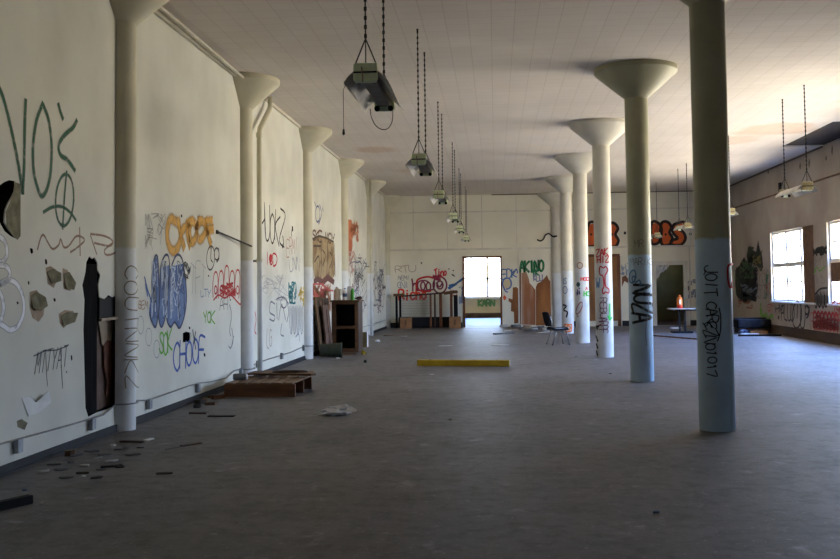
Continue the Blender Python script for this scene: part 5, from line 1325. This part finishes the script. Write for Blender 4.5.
ctag(2, strokes_of('REBU', downq(600, 298, 606, 318), True, .1) + strokes_of('ARPF', downq(599, 318, 607, 333), True, .1), .018, (.16, .07, .10), 'thin dark letters running down the third column')
ctag(2, [[(609, 304), (609.2, 320)], [(609.2, 320), (607.4, 316)], [(609.2, 320), (611, 317.5)]], .035, (.05, .55, .10), 'green arrow stroke')
ctag(2, [[(596.3, 326), (597.3, 329)], [(596.2, 336), (597.6, 341)], [(596.5, 344), (597.6, 348)], [(596.5, 351), (597.4, 355)], [(596.5, 327.5), (598.4, 326)]], .05, BLK_, 'black dashes low on the edge of the third column')
ctag(2, strokes_of('W', rectq(596, 278, 599.5, 288)), .025, (.10, .22, .42), 'small blue mark')
ctag(3, [oval(579.5, 265.5, 2.6, 3)], .022, (.32, .12, .08), 'small brown ring'); ctag(3, strokes_of('HOD', rectq(580.5, 277.5, 588, 280.5)), .028, (.62, .06, .06), 'small red letters on the fourth column'); ctag(3, [oval(579, 308, 2.2, 6.5, .4), [(577, 315), (578, 317)]], .025, (.30, .08, .09), 'dark red loop low on the fourth column')
fill('c3', oval(578, 284.5, 1.8, 2.4), (.05, .10, .10), COLS[3], 'dark green spot'); scribble('c3', 576.5, 288, 579.5, 296, 6, .03, (.08, .08, .16), COLS[3], None, 82)
ctag(3, strokes_of('HO', rectq(583.5, 291.5, 588.5, 296)), .035, (.08, .50, .08), 'small lime letters on the fourth column', .2); ctag(3, strokes_of('TU', rectq(581, 300, 587.5, 307)), .018, (.45, .55, .68), 'pale blue letters on the fourth column'); ctag(3, strokes_of('A', rectq(585, 287, 587, 290)), .02, (.6, .06, .06), 'tiny red letter')
ctag(4, [oval(564.8, 290, 2, 3.6)], .025, (.16, .20, .30), 'small blue grey ring'); ctag(4, strokes_of('IS', rectq(562.5, 278, 566, 284)), .03, (.18, .30, .42), 'small teal letters'); ctag(4, [spline([(563, 305), (566, 306), (563.5, 310), (567, 312), (566, 317)], 3)], .05, BLK_, 'black zigzag low on the fifth column')
ctag(4, [[(564.5, 324.5), (571, 324.5), (571, 331), (565, 332), (564.5, 324.5)], oval(568, 327.8, 1.6, 2)], .05, (.78, .22, .06), 'orange square outline near the foot of the fifth column', .3)
st = strokes_of('COUINNKZ', downq(124.5, 266, 136.5, 388), True, .25, .05)
spray('p0', st, .02, (.30, .21, .10), PILS[0], 'brown letters sprayed down the pillar', soft=.6, alpha=.75)
# marks on the floor
spray('floor', [spline([(592, 446), (612, 437), (628, 431), (645, 426)], 5), spline([(604, 441), (622, 434)], 3), spline([(470, 470), (500, 452), (522, 425), (524, 405)], 5)], .03, (.36, .34, .32), floor, 'pale scuff marks on the open floor', name='scuff_mark', soft=.9, alpha=.6)
for o in list(bpy.data.objects):
    if o.parent is not None and o.name.startswith(('graffiti', 'scuff')) and o.parent.location.length > 1e-6:
        o.matrix_parent_inverse = Matrix.Translation(-Vector(o.parent.location))
# ------------------------------------------------------------------ daylight
w = bpy.data.worlds.new('daylight'); sc.world = w; w.use_nodes = True
nt = w.node_tree; N = nt.nodes; L = nt.links
bg = N['Background']
tc = N.new('ShaderNodeTexCoord'); sp = N.new('ShaderNodeSeparateXYZ'); L.new(tc.outputs['Generated'], sp.inputs[0])
rp = N.new('ShaderNodeValToRGB'); rp.color_ramp.interpolation = 'LINEAR'
mr = N.new('ShaderNodeMapRange'); mr.inputs['From Min'].default_value = -1; mr.inputs['From Max'].default_value = 1; L.new(sp.outputs['Z'], mr.inputs['Value'])
els = rp.color_ramp.elements
GND, HOR, SKY = (1.34, 1.17, .90, 1), (.76, .98, 1.36, 1), (.33, .69, 1.75, 1)
els[0].position = 0; els[0].color = GND
els[1].position = 1; els[1].color = SKY
for pos, c in ((.485, GND), (.5, (.9, .9, .9, 1)), (.56, HOR), (.72, SKY)):
    e = els.new(pos); e.color = c
L.new(mr.outputs[0], rp.inputs['Fac']); L.new(rp.outputs['Color'], bg.inputs['Color'])
bg.inputs['Strength'].default_value = 36.0
def portal(loc, rot, sx, sy):
    l = bpy.data.lights.new('window_daylight', 'AREA'); l.shape = 'RECTANGLE'; l.size = sx; l.size_y = sy; l.cycles.is_portal = True
    o = bpy.data.objects.new('window_daylight', l); C.objects.link(o); o.location = loc; o.rotation_euler = rot
for a, b in WIN: portal((XR + .27, (a + b) / 2, (WZ0 + WZ1) / 2), (0, PI / 2, 0), WZ1 - WZ0, b - a)
portal((cx1 + .21, y0 + 2.4, 2.35), (0, PI / 2, 0), .7, 1.2)  # for the unseen opening added to light the storeroom
portal((wmid + .275, by1 + .21, (wz0 + 3.3) / 2), (-PI / 2, 0, 0), 4.05, 3.3 - wz0)

mb = MB(); mb.box((24.5, .0, -.75), (31, 30, .1)); o = struct(mb.build('ground_light_blocker', mat('light_blocker_dark', (.05, .05, .052), .9, (.035, .035, .036), 2)))  # added, unseen dark slab: keeps bright ground light out of the near windows
# ------------------------------------------------------------------ camera
cam = bpy.data.cameras.new('camera'); co = bpy.data.objects.new('camera', cam); C.objects.link(co)
cam.sensor_fit = 'HORIZONTAL'; cam.sensor_width = 36.0; cam.lens = FPX / 840 * 36.0
cam.shift_y = SHY / 840.0; cam.clip_start = .05; cam.clip_end = 300
fwd = Vector((-math.sin(YAW) * math.cos(PITCH), math.cos(YAW) * math.cos(PITCH), math.sin(PITCH)))
rt = Vector((math.cos(YAW), math.sin(YAW), 0)); up = rt.cross(fwd)
c, s = math.cos(ROLL), math.sin(ROLL)
r2 = rt * c - up * s * -1 * -1; u2 = up * c + rt * s
m3 = Matrix((r2, u2, -fwd)).transposed()
co.matrix_world = Matrix.Translation(EYEP) @ m3.to_4x4()
sc.camera = co
sc.view_settings.view_transform = 'Standard'; sc.view_settings.look = 'None'; sc.view_settings.gamma = 1.0; sc.view_settings.exposure = 0.0
sc.view_settings.use_curve_mapping = False
try:
    sc.cycles.use_denoising = True; sc.cycles.max_bounces = 12; sc.cycles.diffuse_bounces = 8; sc.cycles.transparent_max_bounces = 16; sc.cycles.sample_clamp_indirect = 8.0
except Exception: pass
